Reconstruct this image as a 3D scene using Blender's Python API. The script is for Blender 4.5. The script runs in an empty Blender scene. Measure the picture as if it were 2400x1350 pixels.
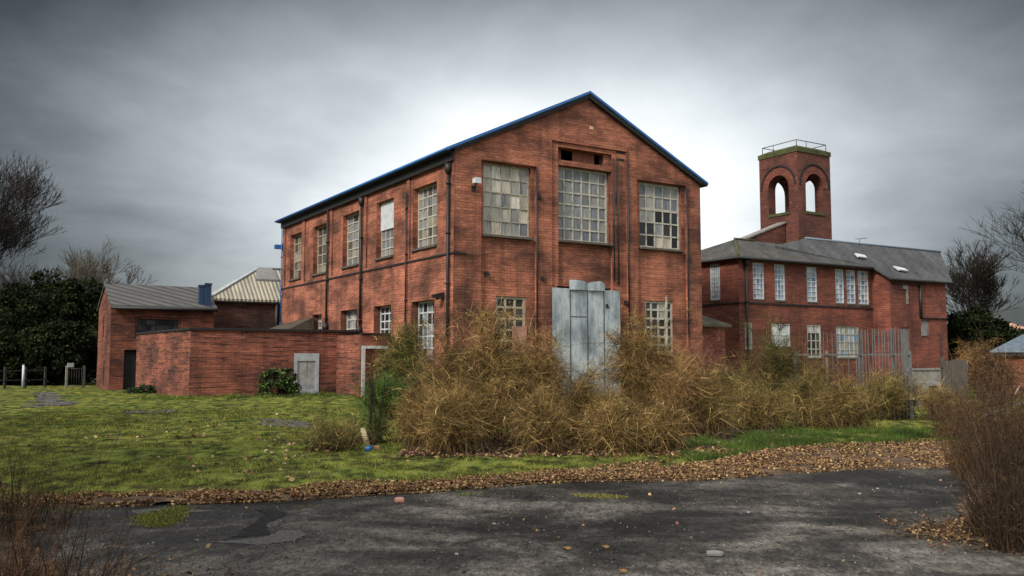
import bpy, math, random
import numpy as np
from mathutils import Vector, noise as mnoise

# ------------------------------------------------------------------ basics
scene = bpy.context.scene
COL = scene.collection
R = math.radians
rnd = random.Random(7)

CAM = Vector((0, 0, 1.65))
F = 2081.0                       # focal length in pixels of the 2400 px frame
PITCH = math.atan((838 - 675) / F)
CP, SP = math.cos(PITCH), math.sin(PITCH)

def ray(px, py):
    dx, dy = (px - 1200) / F, (675 - py) / F
    return Vector((dx, CP - dy * SP, SP + dy * CP))
def ground(px, py, z=0.0):
    d = ray(px, py); t = (z - CAM.z) / d.z
    return CAM + d * t
def at(px, py, Y):
    d = ray(px, py); return CAM + d * (Y / d.y)
def on_plane(px, py, O, N):
    d = ray(px, py); t = (O - CAM).dot(N) / d.dot(N)
    return CAM + d * t

U = Vector((0.8495, 0.5277, 0)).normalized()      # along the gable front of the main building
V = Vector((-0.5277, 0.8495, 0)).normalized()     # along its long side, away from the camera
Z = Vector((0, 0, 1))

# ------------------------------------------------------------------ tagging
def tag(o, label=None, cat=None, group=None, kind=None):
    if label: o['label'] = label
    if cat: o['category'] = cat
    if group: o['group'] = group
    if kind: o['kind'] = kind
    return o
def thing(name, label, cat, loc, group=None):
    o = bpy.data.objects.new(name, None)
    o.empty_display_size = 0.3
    COL.objects.link(o); o.location = Vector(loc)
    o['ox'], o['oy'], o['oz'] = loc[0], loc[1], loc[2]
    return tag(o, label, cat, group)
def origin_of(parent):
    p = parent
    while p is not None:
        if 'ox' in p: return Vector((p['ox'], p['oy'], p['oz']))
        p = p.parent
    return Vector((0, 0, 0))

# ------------------------------------------------------------------ mesh builder
class MB:
    def __init__(s): s.v = []; s.f = []; s.c = []; s.col = None; s.anycol = False; s.smooth = []
    def face(s, pts, col=None, smooth=False):
        i = len(s.v); s.v += [Vector(p) for p in pts]
        s.f.append(list(range(i, i + len(pts)))); s.c.append(col); s.smooth.append(smooth)
        if col is not None: s.anycol = True
    def prism(s, base, vec, col=None):
        """polygon base extruded by vec"""
        base = [Vector(p) for p in base]; top = [p + vec for p in base]; n = len(base)
        nrm = Vector((0, 0, 0))
        for k in range(n): nrm += base[k].cross(base[(k + 1) % n])
        if nrm.dot(vec) > 0: base, top = base[::-1], top[::-1]
        s.face(base, col); s.face(top[::-1], col)
        for k in range(n): s.face([base[k], top[k], top[(k + 1) % n], base[(k + 1) % n]][::-1], col) if False else s.face([base[(k + 1) % n], base[k], top[k], top[(k + 1) % n]], col)
    def box(s, O, A, B, u0, u1, z0, z1, d0, d1, col=None):
        """box spanned by horizontal axes A (u) and B (d) and the vertical"""
        P = lambda u, d, z: O + A * u + B * d + Z * z
        s.prism([P(u0, d0, z0), P(u1, d0, z0), P(u1, d1, z0), P(u0, d1, z0)], Z * (z1 - z0), col)
    def tube(s, pts, r, n=8, col=None, cap=True, smooth=True):
        pts = [Vector(p) for p in pts]
        rs = r if isinstance(r, (list, tuple)) else [r] * len(pts)
        rings = []
        prev = None
        for i, p in enumerate(pts):
            d = (pts[min(i + 1, len(pts) - 1)] - pts[max(i - 1, 0)]).normalized()
            a = prev if prev is not None else (Vector((1, 0, 0)) if abs(d.x) < .8 else Vector((0, 1, 0)))
            a = (a - d * a.dot(d)).normalized(); prev = a
            b = d.cross(a)
            rings.append([p + (a * math.cos(k * 2 * math.pi / n) + b * math.sin(k * 2 * math.pi / n)) * rs[i] for k in range(n)])
        for i in range(len(rings) - 1):
            for k in range(n):
                s.face([rings[i][k], rings[i][(k + 1) % n], rings[i + 1][(k + 1) % n], rings[i + 1][k]], col, smooth)
        if cap:
            s.face(rings[0][::-1], col); s.face(rings[-1], col)
    def build(s, name, mat, parent=None):
        off = origin_of(parent)
        # shared vertices for smooth tubes
        me = bpy.data.meshes.new(name)
        idx = {}; vs = []; fs = []
        for f in s.f:
            g = []
            for i in f:
                p = s.v[i]; k = (round(p.x, 4), round(p.y, 4), round(p.z, 4))
                if k not in idx: idx[k] = len(vs); vs.append(p - off)
                if not g or idx[k] != g[-1]: g.append(idx[k])
            if len(g) > 1 and g[0] == g[-1]: g.pop()
            fs.append(g)
        keep = [i for i, g in enumerate(fs) if len(set(g)) >= 3 and len(set(g)) == len(g)]
        me.from_pydata(vs, [], [fs[i] for i in keep])
        me.update()
        if s.anycol: me.color_attributes.new('Col', 'FLOAT_COLOR', 'CORNER')
        me.uv_layers.new(name='UVMap')
        uv = me.uv_layers['UVMap']
        colat = me.color_attributes['Col'] if s.anycol else None
        for k, poly in enumerate(me.polygons):
            n = poly.normal
            poly.use_smooth = s.smooth[keep[k]]
            if abs(n.z) > 0.75: T, B = Vector((1, 0, 0)), Vector((0, 1, 0))
            else:
                T = Vector((-n.y, n.x, 0)).normalized()
                B = Z if abs(n.z) < .1 else n.cross(T) * 1.0
                if abs(n.z) >= .1 and B.z < 0: B = -B
            c = s.c[keep[k]]
            for li in poly.loop_indices:
                p = me.vertices[me.loops[li].vertex_index].co + off
                uv.data[li].uv = (p.dot(T), p.dot(B))
                if colat is not None:
                    cc = c if c is not None else (.5, .5, .5)
                    colat.data[li].color = (cc[0], cc[1], cc[2], 1)
        o = bpy.data.objects.new(name, me); COL.objects.link(o)
        if mat: me.materials.append(mat)
        if parent: o.parent = parent
        return o

def np_obj(name, verts, faces, cols, mat, parent=None):
    off = origin_of(parent)
    me = bpy.data.meshes.new(name)
    verts = np.asarray(verts, np.float32) - np.array(off, np.float32)
    faces = np.asarray(faces, np.int32); n = faces.shape[1]
    me.vertices.add(len(verts)); me.vertices.foreach_set('co', verts.ravel())
    me.loops.add(faces.size); me.loops.foreach_set('vertex_index', faces.ravel())
    me.polygons.add(len(faces)); me.polygons.foreach_set('loop_start', np.arange(0, faces.size, n, dtype=np.int32))
    me.update(calc_edges=True)
    if cols is not None:
        ca = me.color_attributes.new('Col', 'FLOAT_COLOR', 'POINT')
        c4 = np.ones((len(verts), 4), np.float32); c4[:, :3] = cols
        ca.data.foreach_set('color', c4.ravel())
    o = bpy.data.objects.new(name, me); COL.objects.link(o)
    me.materials.append(mat)
    if parent: o.parent = parent
    return o

# ------------------------------------------------------------------ materials
MATS = {}
class NT:
    def __init__(s, name):
        s.m = bpy.data.materials.new(name); s.m.use_nodes = True
        s.t = s.m.node_tree; s.bsdf = s.t.nodes['Principled BSDF']; s.out = s.t.nodes['Material Output']
        MATS[name] = s.m
    def n(s, typ, **kw):
        nd = s.t.nodes.new(typ)
        for k, v in kw.items():
            if k in nd.inputs.keys() if isinstance(k, str) else False: nd.inputs[k].default_value = v
            else: setattr(nd, k, v)
        return nd
    def l(s, a, b): s.t.links.new(a, b)
    def coords(s, kind='Object', scale=(1, 1, 1), loc=(0, 0, 0), rot=(0, 0, 0)):
        tc = s.n('ShaderNodeTexCoord'); mp = s.n('ShaderNodeMapping')
        mp.inputs['Scale'].default_value = scale; mp.inputs['Location'].default_value = loc; mp.inputs['Rotation'].default_value = rot
        s.l(tc.outputs[kind], mp.inputs['Vector']); return mp.outputs['Vector']
    def noise(s, vec, scale, detail=4, rough=.55, dist=0):
        nd = s.n('ShaderNodeTexNoise'); nd.inputs['Scale'].default_value = scale; nd.inputs['Detail'].default_value = detail
        nd.inputs['Roughness'].default_value = rough; nd.inputs['Distortion'].default_value = dist
        s.l(vec, nd.inputs['Vector']); return nd.outputs['Fac']
    def ramp(s, fac, stops, interp='LINEAR'):
        nd = s.n('ShaderNodeValToRGB'); cr = nd.color_ramp; cr.interpolation = interp
        while len(cr.elements) > 1: cr.elements.remove(cr.elements[-1])
        for i, (p, c) in enumerate(stops):
            e = cr.elements[0] if i == 0 else cr.elements.new(p)
            e.position = p
            if not isinstance(c, (tuple, list)): c = (c, c, c)
            e.color = (c[0], c[1], c[2], 1)
        s.l(fac, nd.inputs['Fac']); return nd.outputs['Color']
    def mix(s, a, b, fac, mode='MIX'):
        nd = s.n('ShaderNodeMix', data_type='RGBA', blend_type=mode)
        for sock, v in ((nd.inputs[6], a), (nd.inputs[7], b), (nd.inputs[0], fac)):
            if isinstance(v, (int, float)): sock.default_value = v if sock.type == 'VALUE' else (v, v, v, 1)
            elif isinstance(v, (tuple, list)): sock.default_value = (v[0], v[1], v[2], 1)
            else: s.l(v, sock)
        return nd.outputs[2]
    def math(s, op, a, b=0.0, c=0.0, clamp=False):
        nd = s.n('ShaderNodeMath', operation=op); nd.use_clamp = clamp
        for i, v in enumerate((a, b, c)):
            if isinstance(v, (int, float)): nd.inputs[i].default_value = v
            else: s.l(v, nd.inputs[i])
        return nd.outputs[0]
    def bump(s, h, strength=.3, dist=.02):
        nd = s.n('ShaderNodeBump'); nd.inputs['Strength'].default_value = strength; nd.inputs['Distance'].default_value = dist
        s.l(h, nd.inputs['Height']); s.l(nd.outputs['Normal'], s.bsdf.inputs['Normal'])
    def base(s, c):
        if isinstance(c, (tuple, list)): s.bsdf.inputs['Base Color'].default_value = (c[0], c[1], c[2], 1)
        else: s.l(c, s.bsdf.inputs['Base Color'])
    def rough(s, r):
        if isinstance(r, (int, float)): s.bsdf.inputs['Roughness'].default_value = r
        else: s.l(r, s.bsdf.inputs['Roughness'])

def brick_mat(name, c1, c2, dark=.35, soot=.5, row=.104, width=.30, streak=.5, seed=0.0):
    m = NT(name)
    uv = m.coords('UV', (1, 1, 1), (seed, seed * .37, 0))
    # slightly wandering courses
    wob = m.n('ShaderNodeTexNoise'); wob.inputs['Scale'].default_value = .9; m.l(uv, wob.inputs['Vector'])
    sub = m.n('ShaderNodeVectorMath', operation='SUBTRACT'); m.l(wob.outputs['Color'], sub.inputs[0]); sub.inputs[1].default_value = (.5, .5, .5)
    scl = m.n('ShaderNodeVectorMath', operation='SCALE'); m.l(sub.outputs[0], scl.inputs[0]); scl.inputs['Scale'].default_value = .07
    add = m.n('ShaderNodeVectorMath', operation='ADD'); m.l(uv, add.inputs[0]); m.l(scl.outputs[0], add.inputs[1])
    b = m.n('ShaderNodeTexBrick'); b.offset = .5
    for k, v in (('Scale', 1.0), ('Brick Width', width), ('Row Height', row), ('Mortar Size', .011), ('Mortar Smooth', .35), ('Bias', -.1)):
        b.inputs[k].default_value = v
    b.inputs['Color1'].default_value = (*c1, 1); b.inputs['Color2'].default_value = (*c2, 1)
    b.inputs['Mortar'].default_value = (c1[0] * .42, c1[1] * .55, c1[2] * .65, 1)
    m.l(add.outputs[0], b.inputs['Vector'])
    c = b.outputs['Color']
    # big patches of sooty and cleaned brick
    n1 = m.noise(m.coords('UV', (.45, .9, 1), (seed, 0, 0)), .9, 5, .6)
    c = m.mix(c, m.ramp(n1, [(.36, dark + .10), (.47, .68), (.55, 1.02), (.68, 1.32)]), soot, 'MULTIPLY')
    # horizontal streaks of dark courses
    n2 = m.noise(m.coords('UV', (.8, 9.0, 1), (seed * 2, 0, 0)), 1.0, 4, .7)
    c = m.mix(c, m.ramp(n2, [(.36, dark * .75), (.5, .92), (.7, 1.15)]), streak, 'MULTIPLY')
    # rain-washed vertical soot runs
    n5 = m.noise(m.coords('UV', (1.6, .16, 1), (seed, 2, 0)), 1.0, 5, .65)
    c = m.mix(c, m.ramp(n5, [(.34, .42), (.47, .9), (.6, 1.08)]), soot * .75, 'MULTIPLY')
    # speckle
    n3 = m.noise(m.coords('UV', (4, 13, 1)), 2.0, 4, .7)
    c = m.mix(c, m.ramp(n3, [(.3, .55), (.5, 1.0), (.7, 1.3)]), .8, 'MULTIPLY')
    # pale lime bloom and spalled bricks here and there
    n4 = m.noise(m.coords('UV', (1, 3, 1), (seed * 3, 4, 0)), 2.3, 3, .5)
    c = m.mix(c, (.42, .25, .16), m.math('MULTIPLY', m.ramp(n4, [(.66, 0.0), (.74, 1.0)]), .45))
    m.base(c); m.rough(.9)
    h = m.math('ADD', m.math('MULTIPLY', b.outputs['Fac'], -1.0), m.math('MULTIPLY', n3, .6))
    m.bump(h, .55, .02)
    return m.m

brick_mat('brick_main', (.45, .155, .084), (.31, .098, .054), seed=1.3, soot=1.0, streak=.45, dark=.2)
brick_mat('brick_annex', (.33, .105, .06), (.20, .058, .034), dark=.12, soot=.85, streak=.9, seed=5.1)
brick_mat('brick_out', (.27, .080, .042), (.18, .052, .030), dark=.15, soot=.8, streak=.8, seed=9.7)
brick_mat('brick_sooty', (.115, .045, .026), (.06, .027, .018), dark=.2, soot=.8, streak=.7, seed=3.9)
brick_mat('brick_right', (.27, .076, .045), (.19, .052, .032), soot=.75, streak=.55, seed=12.2, row=.115)
brick_mat('brick_tower', (.17, .052, .031), (.11, .036, .023), soot=.7, streak=.4, seed=15.4, row=.12)

def simple(name, col, rough=.7, var=.35, scale=6, metallic=0, bump=.1, uvstretch=None, spec=.5):
    m = NT(name)
    v = m.coords('Object', uvstretch or (1, 1, 1))
    n = m.noise(v, scale, 5, .65)
    m.base(m.mix(col, m.ramp(n, [(.3, 1 - var), (.5, 1.0), (.72, 1 + var * .6)]), 1.0, 'MULTIPLY'))
    m.rough(rough); m.bsdf.inputs['Metallic'].default_value = metallic
    m.bsdf.inputs['Specular IOR Level'].default_value = spec
    if bump: m.bump(n, bump, .02)
    return m.m
simple('blue_fringe', (.018, .125, .36), .5, .3, 3)  # blue colour fringe of the lens, painted on the factory edges
simple('blue_flue', (.012, .035, .085), .6, .4, 5)
simple('dark_timber', (.012, .012, .013), .8, .5, 5)
simple('black_iron', (.012, .012, .013), .55, .4, 8)
simple('window_paint', (.42, .395, .325), .75, .45, 5)
simple('window_rusty', (.36, .31, .22), .85, .55, 9)
simple('white_paint', (.52, .54, .55), .6, .25, 4)
simple('concrete', (.22, .205, .18), .9, .4, 4)
simple('sill_stone', (.09, .08, .062), .9, .5, 6)
simple('red_board', (.20, .07, .045), .85, .45, 4, uvstretch=(3, 3, .6))
simple('pink_board', (.45, .22, .15), .8, .5, 3)
simple('moss', (.060, .064, .018), .95, .6, 3)
simple('lead', (.36, .39, .41), .5, .3, 5)
simple('grey_panel', (.30, .30, .29), .7, .4, 4)
simple('door_grey', (.17, .165, .16), .75, .45, 3, uvstretch=(2, 2, .7))
simple('void', (.004, .004, .004), 1, 0, 1, bump=0)
simple('galv', (.10, .102, .10), .55, .4, 6, metallic=.4)
simple('rusty_post', (.20, .15, .09), .85, .5, 6)
simple('weathered_wood', (.085, .073, .058), .9, .5, 7, uvstretch=(6, 6, .8))
simple('bark', (.030, .024, .019), .95, .6, 9, spec=.1)
simple('bark_pale', (.15, .13, .10), .95, .5, 9, spec=.1)
simple('bark_far', (.045, .040, .037), .95, .4, 5, spec=.1)
simple('slab', (.21, .205, .195), .85, .3, 6)
simple('tin_roof', (.16, .20, .24), .5, .3, 4, metallic=.2)
simple('plastic_cream', (.55, .45, .27), .6, .3, 8)
simple('plastic_blue', (.02, .13, .36), .45, .2, 8)
simple('stone_bit', (.32, .30, .27), .9, .4, 12)
simple('leaf_orange', (.26, .14, .04), .8, .4, 12)

def glass_mat(name, rough=.22):
    m = NT(name)
    a = m.n('ShaderNodeVertexColor'); a.layer_name = 'Col'
    v = m.coords('Object', (1.4, 1.4, .28))
    n = m.noise(v, 4.0, 5, .7)
    m.base(m.mix(a.outputs['Color'], m.ramp(n, [(.3, .5), (.5, 1.0), (.72, 1.35)]), 1.0, 'MULTIPLY'))
    m.rough(m.ramp(n, [(.35, .12), (.65, .5)])); m.bsdf.inputs['IOR'].default_value = 1.45
    m.bump(m.noise(m.coords('Object'), 1.4, 2), .12, .05)
    return m.m
glass_mat('glass')

# sheet steel over the doorway
m = NT('sheet_steel')
v = m.coords('Object', (1, 1, .6))
n1 = m.noise(v, 1.1, 6, .62); n2 = m.noise(m.coords('Object', (6, 6, .5)), 1.5, 4, .6)
c = m.ramp(n1, [(.34, (.17, .20, .21)), (.46, (.34, .385, .41)), (.56, (.52, .57, .59)), (.66, (.42, .44, .43)), (.74, (.30, .25, .17))])
c = m.mix(c, m.ramp(n2, [(.35, .72), (.55, 1.0), (.7, 1.12)]), .8, 'MULTIPLY')
m.base(c); m.rough(.5); m.bsdf.inputs['Metallic'].default_value = .25; m.bump(n1, .25, .06)

# roofs
def slate_mat(name, c1, c2, row=.28, width=.35):
    m = NT(name)
    uv = m.coords('UV')
    b = m.n('ShaderNodeTexBrick'); b.offset = .5
    for k, v in (('Scale', 1.0), ('Brick Width', width), ('Row Height', row), ('Mortar Size', .012), ('Mortar Smooth', .3)):
        b.inputs[k].default_value = v
    b.inputs['Color1'].default_value = (*c1, 1); b.inputs['Color2'].default_value = (*c2, 1)
    b.inputs['Mortar'].default_value = (c1[0] * .3, c1[1] * .3, c1[2] * .3, 1)
    m.l(uv, b.inputs['Vector'])
    n = m.noise(m.coords('UV', (1.2, .5, 1)), 1.1, 6, .65)
    c = m.mix(b.outputs['Color'], m.ramp(n, [(.3, .5), (.5, 1.0), (.7, 1.5)]), 1.0, 'MULTIPLY')
    n2 = m.noise(uv, 5, 4, .7)
    c = m.mix(c, (.09, .10, .03), m.math('MULTIPLY', m.ramp(n2, [(.56, 0.0), (.7, 1.0)]), .35))
    m.base(c); m.rough(.75); m.bump(m.math('SUBTRACT', m.math('MULTIPLY', n2, .5), b.outputs['Fac']), .5, .03)
    return m.m
slate_mat('slate', (.072, .067, .058), (.050, .047, .042))
slate_mat('slate_dark', (.070, .070, .069), (.050, .051, .052))
slate_mat('tile_brown', (.085, .062, .042), (.06, .045, .032), .14, .25)
slate_mat('tile_moss', (.10, .095, .045), (.07, .06, .035), .2, .25)
# fibre-cement sheets: one with long horizontal laps, one with ribs down the slope
def ribbed(name, c1, horizontal, scale):
    m = NT(name)
    uv = m.coords('UV')
    w = m.n('ShaderNodeTexWave', wave_type='BANDS', bands_direction='Y' if horizontal else 'X', wave_profile='SIN')
    w.inputs['Scale'].default_value = scale; w.inputs['Distortion'].default_value = .0; w.inputs['Detail'].default_value = 1
    m.l(uv, w.inputs['Vector'])
    n = m.noise(m.coords('UV', (1, .35, 1) if not horizontal else (.35, 1, 1)), 1.6, 6, .65)
    c = m.mix(c1, m.ramp(n, [(.3, .6), (.5, 1.0), (.7, 1.25)]), 1.0, 'MULTIPLY')
    c = m.mix(c, m.ramp(w.outputs['Fac'], [(.0, .22), (.22, .9), (1, 1.12)]), .9, 'MULTIPLY')
    m.base(c); m.rough(.8); m.bump(w.outputs['Fac'], .6, .05)
    return m.m
ribbed('lap_roof', (.078, .075, .070), True, .72)
ribbed('rib_roof', (.36, .325, .245), False, 1.35)

# vegetation: colour from the strand or leaf itself
def veg(name, rough=.8, spec=.15, trans=0):
    m = NT(name)
    a = m.n('ShaderNodeVertexColor'); a.layer_name = 'Col'
    m.base(a.outputs['Color']); m.rough(rough); m.bsdf.inputs['Specular IOR Level'].default_value = spec
    if trans:
        tr = m.n('ShaderNodeBsdfTranslucent'); m.l(a.outputs['Color'], tr.inputs['Color'])
        mx = m.n('ShaderNodeMixShader'); mx.inputs[0].default_value = trans
        m.l(m.bsdf.outputs[0], mx.inputs[1]); m.l(tr.outputs[0], mx.inputs[2]); m.l(mx.outputs[0], m.out.inputs['Surface'])
    return m.m
veg('straw'); veg('leaf', .55, .3, .15); veg('grass', .7, .2, .2); veg('litter'); veg('needle', .95, .03)

# ground surfaces
m = NT('asphalt')
vo = m.coords('Object')
big = m.noise(m.coords('Object', (.36, .5, 1), (3.1, 1.7, 0)), .9, 5, .6, .8)
mid = m.noise(m.coords('Object', (.8, 1.0, 1), (0, 4, 0)), 1.1, 6, .68, .6)
va = m.coords('Object', (1, .45, 1)); fine = m.noise(va, 40, 4, .9); grit = m.noise(va, 12, 6, .85)
k = m.math('ADD', m.math('MULTIPLY', big, .6), m.math('MULTIPLY', mid, .4))
c = m.ramp(k, [(.40, (.010, .009, .008)), (.46, (.022, .0195, .017)), (.52, (.055, .048, .040)), (.58, (.130, .115, .095)), (.66, (.18, .163, .14))])
c = m.mix(c, m.ramp(fine, [(.32, .35), (.5, 1.0), (.68, 1.9)]), .9, 'MULTIPLY')
c = m.mix(c, m.ramp(grit, [(.38, .35), (.5, 1.0), (.62, 1.6)]), .9, 'MULTIPLY')
cr = m.n('ShaderNodeTexVoronoi', feature='DISTANCE_TO_EDGE'); cr.inputs['Scale'].default_value = .3
wv = m.n('ShaderNodeVectorMath', operation='ADD'); nn = m.n('ShaderNodeTexNoise'); nn.inputs['Scale'].default_value = 1.7; nn.inputs['Detail'].default_value = 5
m.l(vo, nn.inputs['Vector']); m.l(vo, wv.inputs[0]); m.l(nn.outputs['Color'], wv.inputs[1]); m.l(wv.outputs[0], cr.inputs['Vector'])
c = m.mix(c, (.008, .008, .008), m.math('MULTIPLY', m.ramp(cr.outputs['Distance'], [(.0, 1.0), (.006, 0.0)]), .45))
m.base(c); m.bsdf.inputs['Specular IOR Level'].default_value = .3; m.rough(m.ramp(k, [(.38, .45), (.5, .65), (.6, .88)]))
m.bump(m.math('ADD', m.math('MULTIPLY', fine, .35), m.math('MULTIPLY', grit, .5)), .5, .02)

m = NT('turf')
vo = m.coords('Object')
a = m.noise(vo, .35, 5, .6); b = m.noise(m.coords('Object', (1, .55, 1)), 3.2, 5, .65); f = m.noise(vo, 26, 3, .7)
c = m.ramp(b, [(.36, (.016, .019, .006)), (.46, (.06, .07, .015)), (.55, (.14, .155, .03)), (.70, (.22, .22, .05))])
c = m.mix(c, m.ramp(a, [(.36, (.75, .85, .7)), (.52, (1, 1, 1)), (.66, (1.25, 1.1, .9))]), 1.0, 'MULTIPLY')
c = m.mix(c, m.ramp(f, [(.3, .5), (.5, 1.0), (.7, 1.35)]), .8, 'MULTIPLY')
pt = m.noise(m.coords('Object', (.6, 1.2, 1), (9, 2, 0)), .8, 5, .65)
c = m.mix(c, (.05, .036, .018), m.math('MULTIPLY', m.ramp(pt, [(.56, 0.0), (.66, 1.0)]), .75))
m.base(c); m.rough(.95); m.bsdf.inputs['Specular IOR Level'].default_value = .1
m.bump(m.math('ADD', b, m.math('MULTIPLY', f, .4)), .7, .06)

m = NT('earth')
vo = m.coords('Object')
b = m.noise(vo, 2.4, 6, .65); f = m.noise(vo, 30, 3, .7)
c = m.ramp(b, [(.32, (.022, .014, .008)), (.5, (.085, .05, .025)), (.62, (.17, .10, .05)), (.74, (.12, .10, .07))])
c = m.mix(c, m.ramp(f, [(.3, .45), (.5, 1.0), (.7, 1.4)]), .9, 'MULTIPLY')
m.base(c); m.rough(.95); m.bump(m.math('ADD', b, m.math('MULTIPLY', f, .6)), .7, .05)

m = NT('mould')  # ground under the bushes, darkened to paint the shade of their hollows
vo = m.coords('Object')
b = m.noise(vo, 6, 6, .7)
m.base(m.ramp(b, [(.35, (.012, .008, .005)), (.52, (.035, .021, .012)), (.7, (.08, .045, .022))])); m.rough(.95); m.bump(b, .6, .04)
m = NT('far_ground')
vo = m.coords('Object')
b = m.noise(vo, .5, 6, .6)
m.base(m.ramp(b, [(.35, (.02, .026, .010)), (.55, (.05, .055, .02)), (.7, (.07, .055, .03))])); m.rough(.95)
m = NT('gravel')
vo = m.coords('Object'); b = m.noise(vo, 9, 5, .7)
m.base(m.ramp(b, [(.36, (.012, .011, .010)), (.5, (.055, .050, .045)), (.66, (.16, .145, .135))])); m.rough(.9); m.bump(b, .6, .04)
m = NT('hill')
vo = m.coords('Object'); b = m.noise(vo, .08, 8, .7)
m.base(m.ramp(b, [(.35, (.018, .015, .012)), (.55, (.035, .028, .022)), (.7, (.05, .035, .025))])); m.rough(1)
M = MATS

# ------------------------------------------------------------------ facade and windows
def facade(mb, O, A, N, width, height, rects=(), zmax=None, ucuts=(), zcuts=(), hole_d=.3):
    """a wall face cut into cells; rects = (u0,u1,z0,z1,depth or 'hole'), later ones win"""
    us = sorted(set([0.0, width] + [round(x, 4) for r in rects for x in r[:2]] + list(ucuts)))
    zs = sorted(set([0.0, height] + [round(x, 4) for r in rects for x in r[2:4]] + list(zcuts)))
    us = [u for u in us if -1e-6 <= u <= width + 1e-6]; zs = [z for z in zs if -1e-6 <= z <= height + 1e-6]
    nu, nz = len(us) - 1, len(zs) - 1
    D = [[0.0] * nz for _ in range(nu)]; H = [[False] * nz for _ in range(nu)]
    for i in range(nu):
        for j in range(nz):
            cu, cz = (us[i] + us[i + 1]) / 2, (zs[j] + zs[j + 1]) / 2
            for (a, b, c, d, dep) in rects:
                if a < cu < b and c < cz < d:
                    if dep == 'hole': H[i][j] = True; D[i][j] = max(D[i][j], 0) + hole_d
                    else: D[i][j] = dep; H[i][j] = False
    P = lambda u, z, d: O + A * u + Z * z - N * d
    flip = A.cross(Z).dot(N) < 0
    def emit(pts):
        mb.face(pts[::-1] if flip else pts)
    for i in range(nu):
        for j in range(nz):
            d = D[i][j]
            poly = [(us[i], zs[j]), (us[i + 1], zs[j]), (us[i + 1], zs[j + 1]), (us[i], zs[j + 1])]
            if zmax:
                out = []
                for k in range(4):
                    p, q = poly[k], poly[(k + 1) % 4]
                    sp, sq = zmax(p[0]) - p[1], zmax(q[0]) - q[1]
                    if sp >= -1e-6: out.append(p)
                    if (sp > 1e-6 and sq < -1e-6) or (sp < -1e-6 and sq > 1e-6):
                        t = sp / (sp - sq); out.append((p[0] + (q[0] - p[0]) * t, p[1] + (q[1] - p[1]) * t))
                poly = out
                if len(poly) < 3: continue
            if not H[i][j]: emit([P(u, z, d) for u, z in poly])
            if i + 1 < nu and abs(D[i + 1][j] - d) > 1e-5:
                e = D[i + 1][j]; q = [P(us[i + 1], zs[j], d), P(us[i + 1], zs[j], e), P(us[i + 1], zs[j + 1], e), P(us[i + 1], zs[j + 1], d)]
                emit(q)
            if j + 1 < nz and abs(D[i][j + 1] - d) > 1e-5:
                e = D[i][j + 1]; q = [P(us[i], zs[j + 1], d), P(us[i + 1], zs[j + 1], d), P(us[i + 1], zs[j + 1], e), P(us[i], zs[j + 1], e)]
                emit(q)

PALE = [(.42, .385, .31), (.36, .335, .28), (.29, .28, .25), (.48, .45, .375), (.24, .245, .24)]
GREY = [(.20, .205, .20), (.165, .175, .185), (.23, .23, .215), (.14, .15, .165), (.25, .245, .225), (.18, .185, .18)]
MIXED = [(.30, .31, .30), (.13, .15, .18), (.38, .37, .33), (.02, .022, .025), (.22, .24, .26)]
DIRT = [(.20, .18, .14), (.10, .09, .07), (.30, .27, .21), (.05, .045, .04)]
DARK = [(.012, .013, .015), (.02, .022, .026), (.008, .008, .009), (.05, .05, .05)]
SKY_PANE = [(.30, .36, .42), (.20, .27, .36), (.14, .21, .31), (.38, .42, .46), (.26, .30, .34)]  # wing panes, with the sky's reflection painted into the colour
def window(parent, O, A, N, u0, u1, z0, z1, depth, cols, rows, pal=GREY, bar=.055, frame=.07, mat='window_paint', sill=True,
           heavy=None, missing=(), palfn=None, name='window', pane_name='pane', seed=0, sillmat='sill_stone'):
    r = random.Random(seed * 91 + int(u0 * 100) + cols)
    fm = MB()
    B = N
    f0, f1 = -depth, -depth + .07
    fm.box(O, A, B, u0, u0 + frame, z0, z1, f0, f1); fm.box(O, A, B, u1 - frame, u1, z0, z1, f0, f1)
    fm.box(O, A, B, u0 + frame, u1 - frame, z0, z0 + frame, f0, f1 - .003); fm.box(O, A, B, u0 + frame, u1 - frame, z1 - frame, z1, f0, f1 - .003)
    du, dz = (u1 - u0) / cols, (z1 - z0) / rows
    for i in range(1, cols):
        j = r.uniform(-.012, .012)
        fm.box(O, A, B, u0 + du * i - bar / 2 + j, u0 + du * i + bar / 2 + j, z0 + frame, z1 - frame, f0 + .012, f1 - .012)
    for k in range(1, rows):
        w = bar * (1.7 if heavy and k in heavy else 1)
        j = r.uniform(-.012, .012)
        fm.box(O, A, B, u0 + frame, u1 - frame, z0 + dz * k - w / 2 + j, z0 + dz * k + w / 2 + j, f0 + .009, f1 - .008)
    w = fm.build(name, M[mat], parent)
    gm = MB()
    for i in range(cols):
        for k in range(rows):
            if (i, k) in missing: continue
            p = palfn(i, k, r) if palfn else None
            if p is None: p = r.choice(pal)
            g = r.uniform(.8, 1.15); p = (p[0] * g, p[1] * g, p[2] * g)
            t1, t2 = r.uniform(-.016, .016), r.uniform(-.016, .016)
            a, b, c, d = u0 + du * i, u0 + du * (i + 1), z0 + dz * k, z0 + dz * (k + 1)
            PP = lambda u, z, e: O + A * u + Z * z + N * (f0 + .032 + e)
            q = [PP(a, c, t1 + t2), PP(b, c, -t1 + t2), PP(b, d, -t1 - t2), PP(a, d, t1 - t2)]
            if A.cross(Z).dot(N) < 0: q = q[::-1]
            gm.face(q, p)
    gm.build(pane_name, M['glass'], w)
    if sill:
        s = MB(); s.box(O, A, B, u0 - .04, u1 + .04, z0 - .09, z0 - .002, -depth, .03); s.build('sill', M[sillmat], w)
    return w

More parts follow.
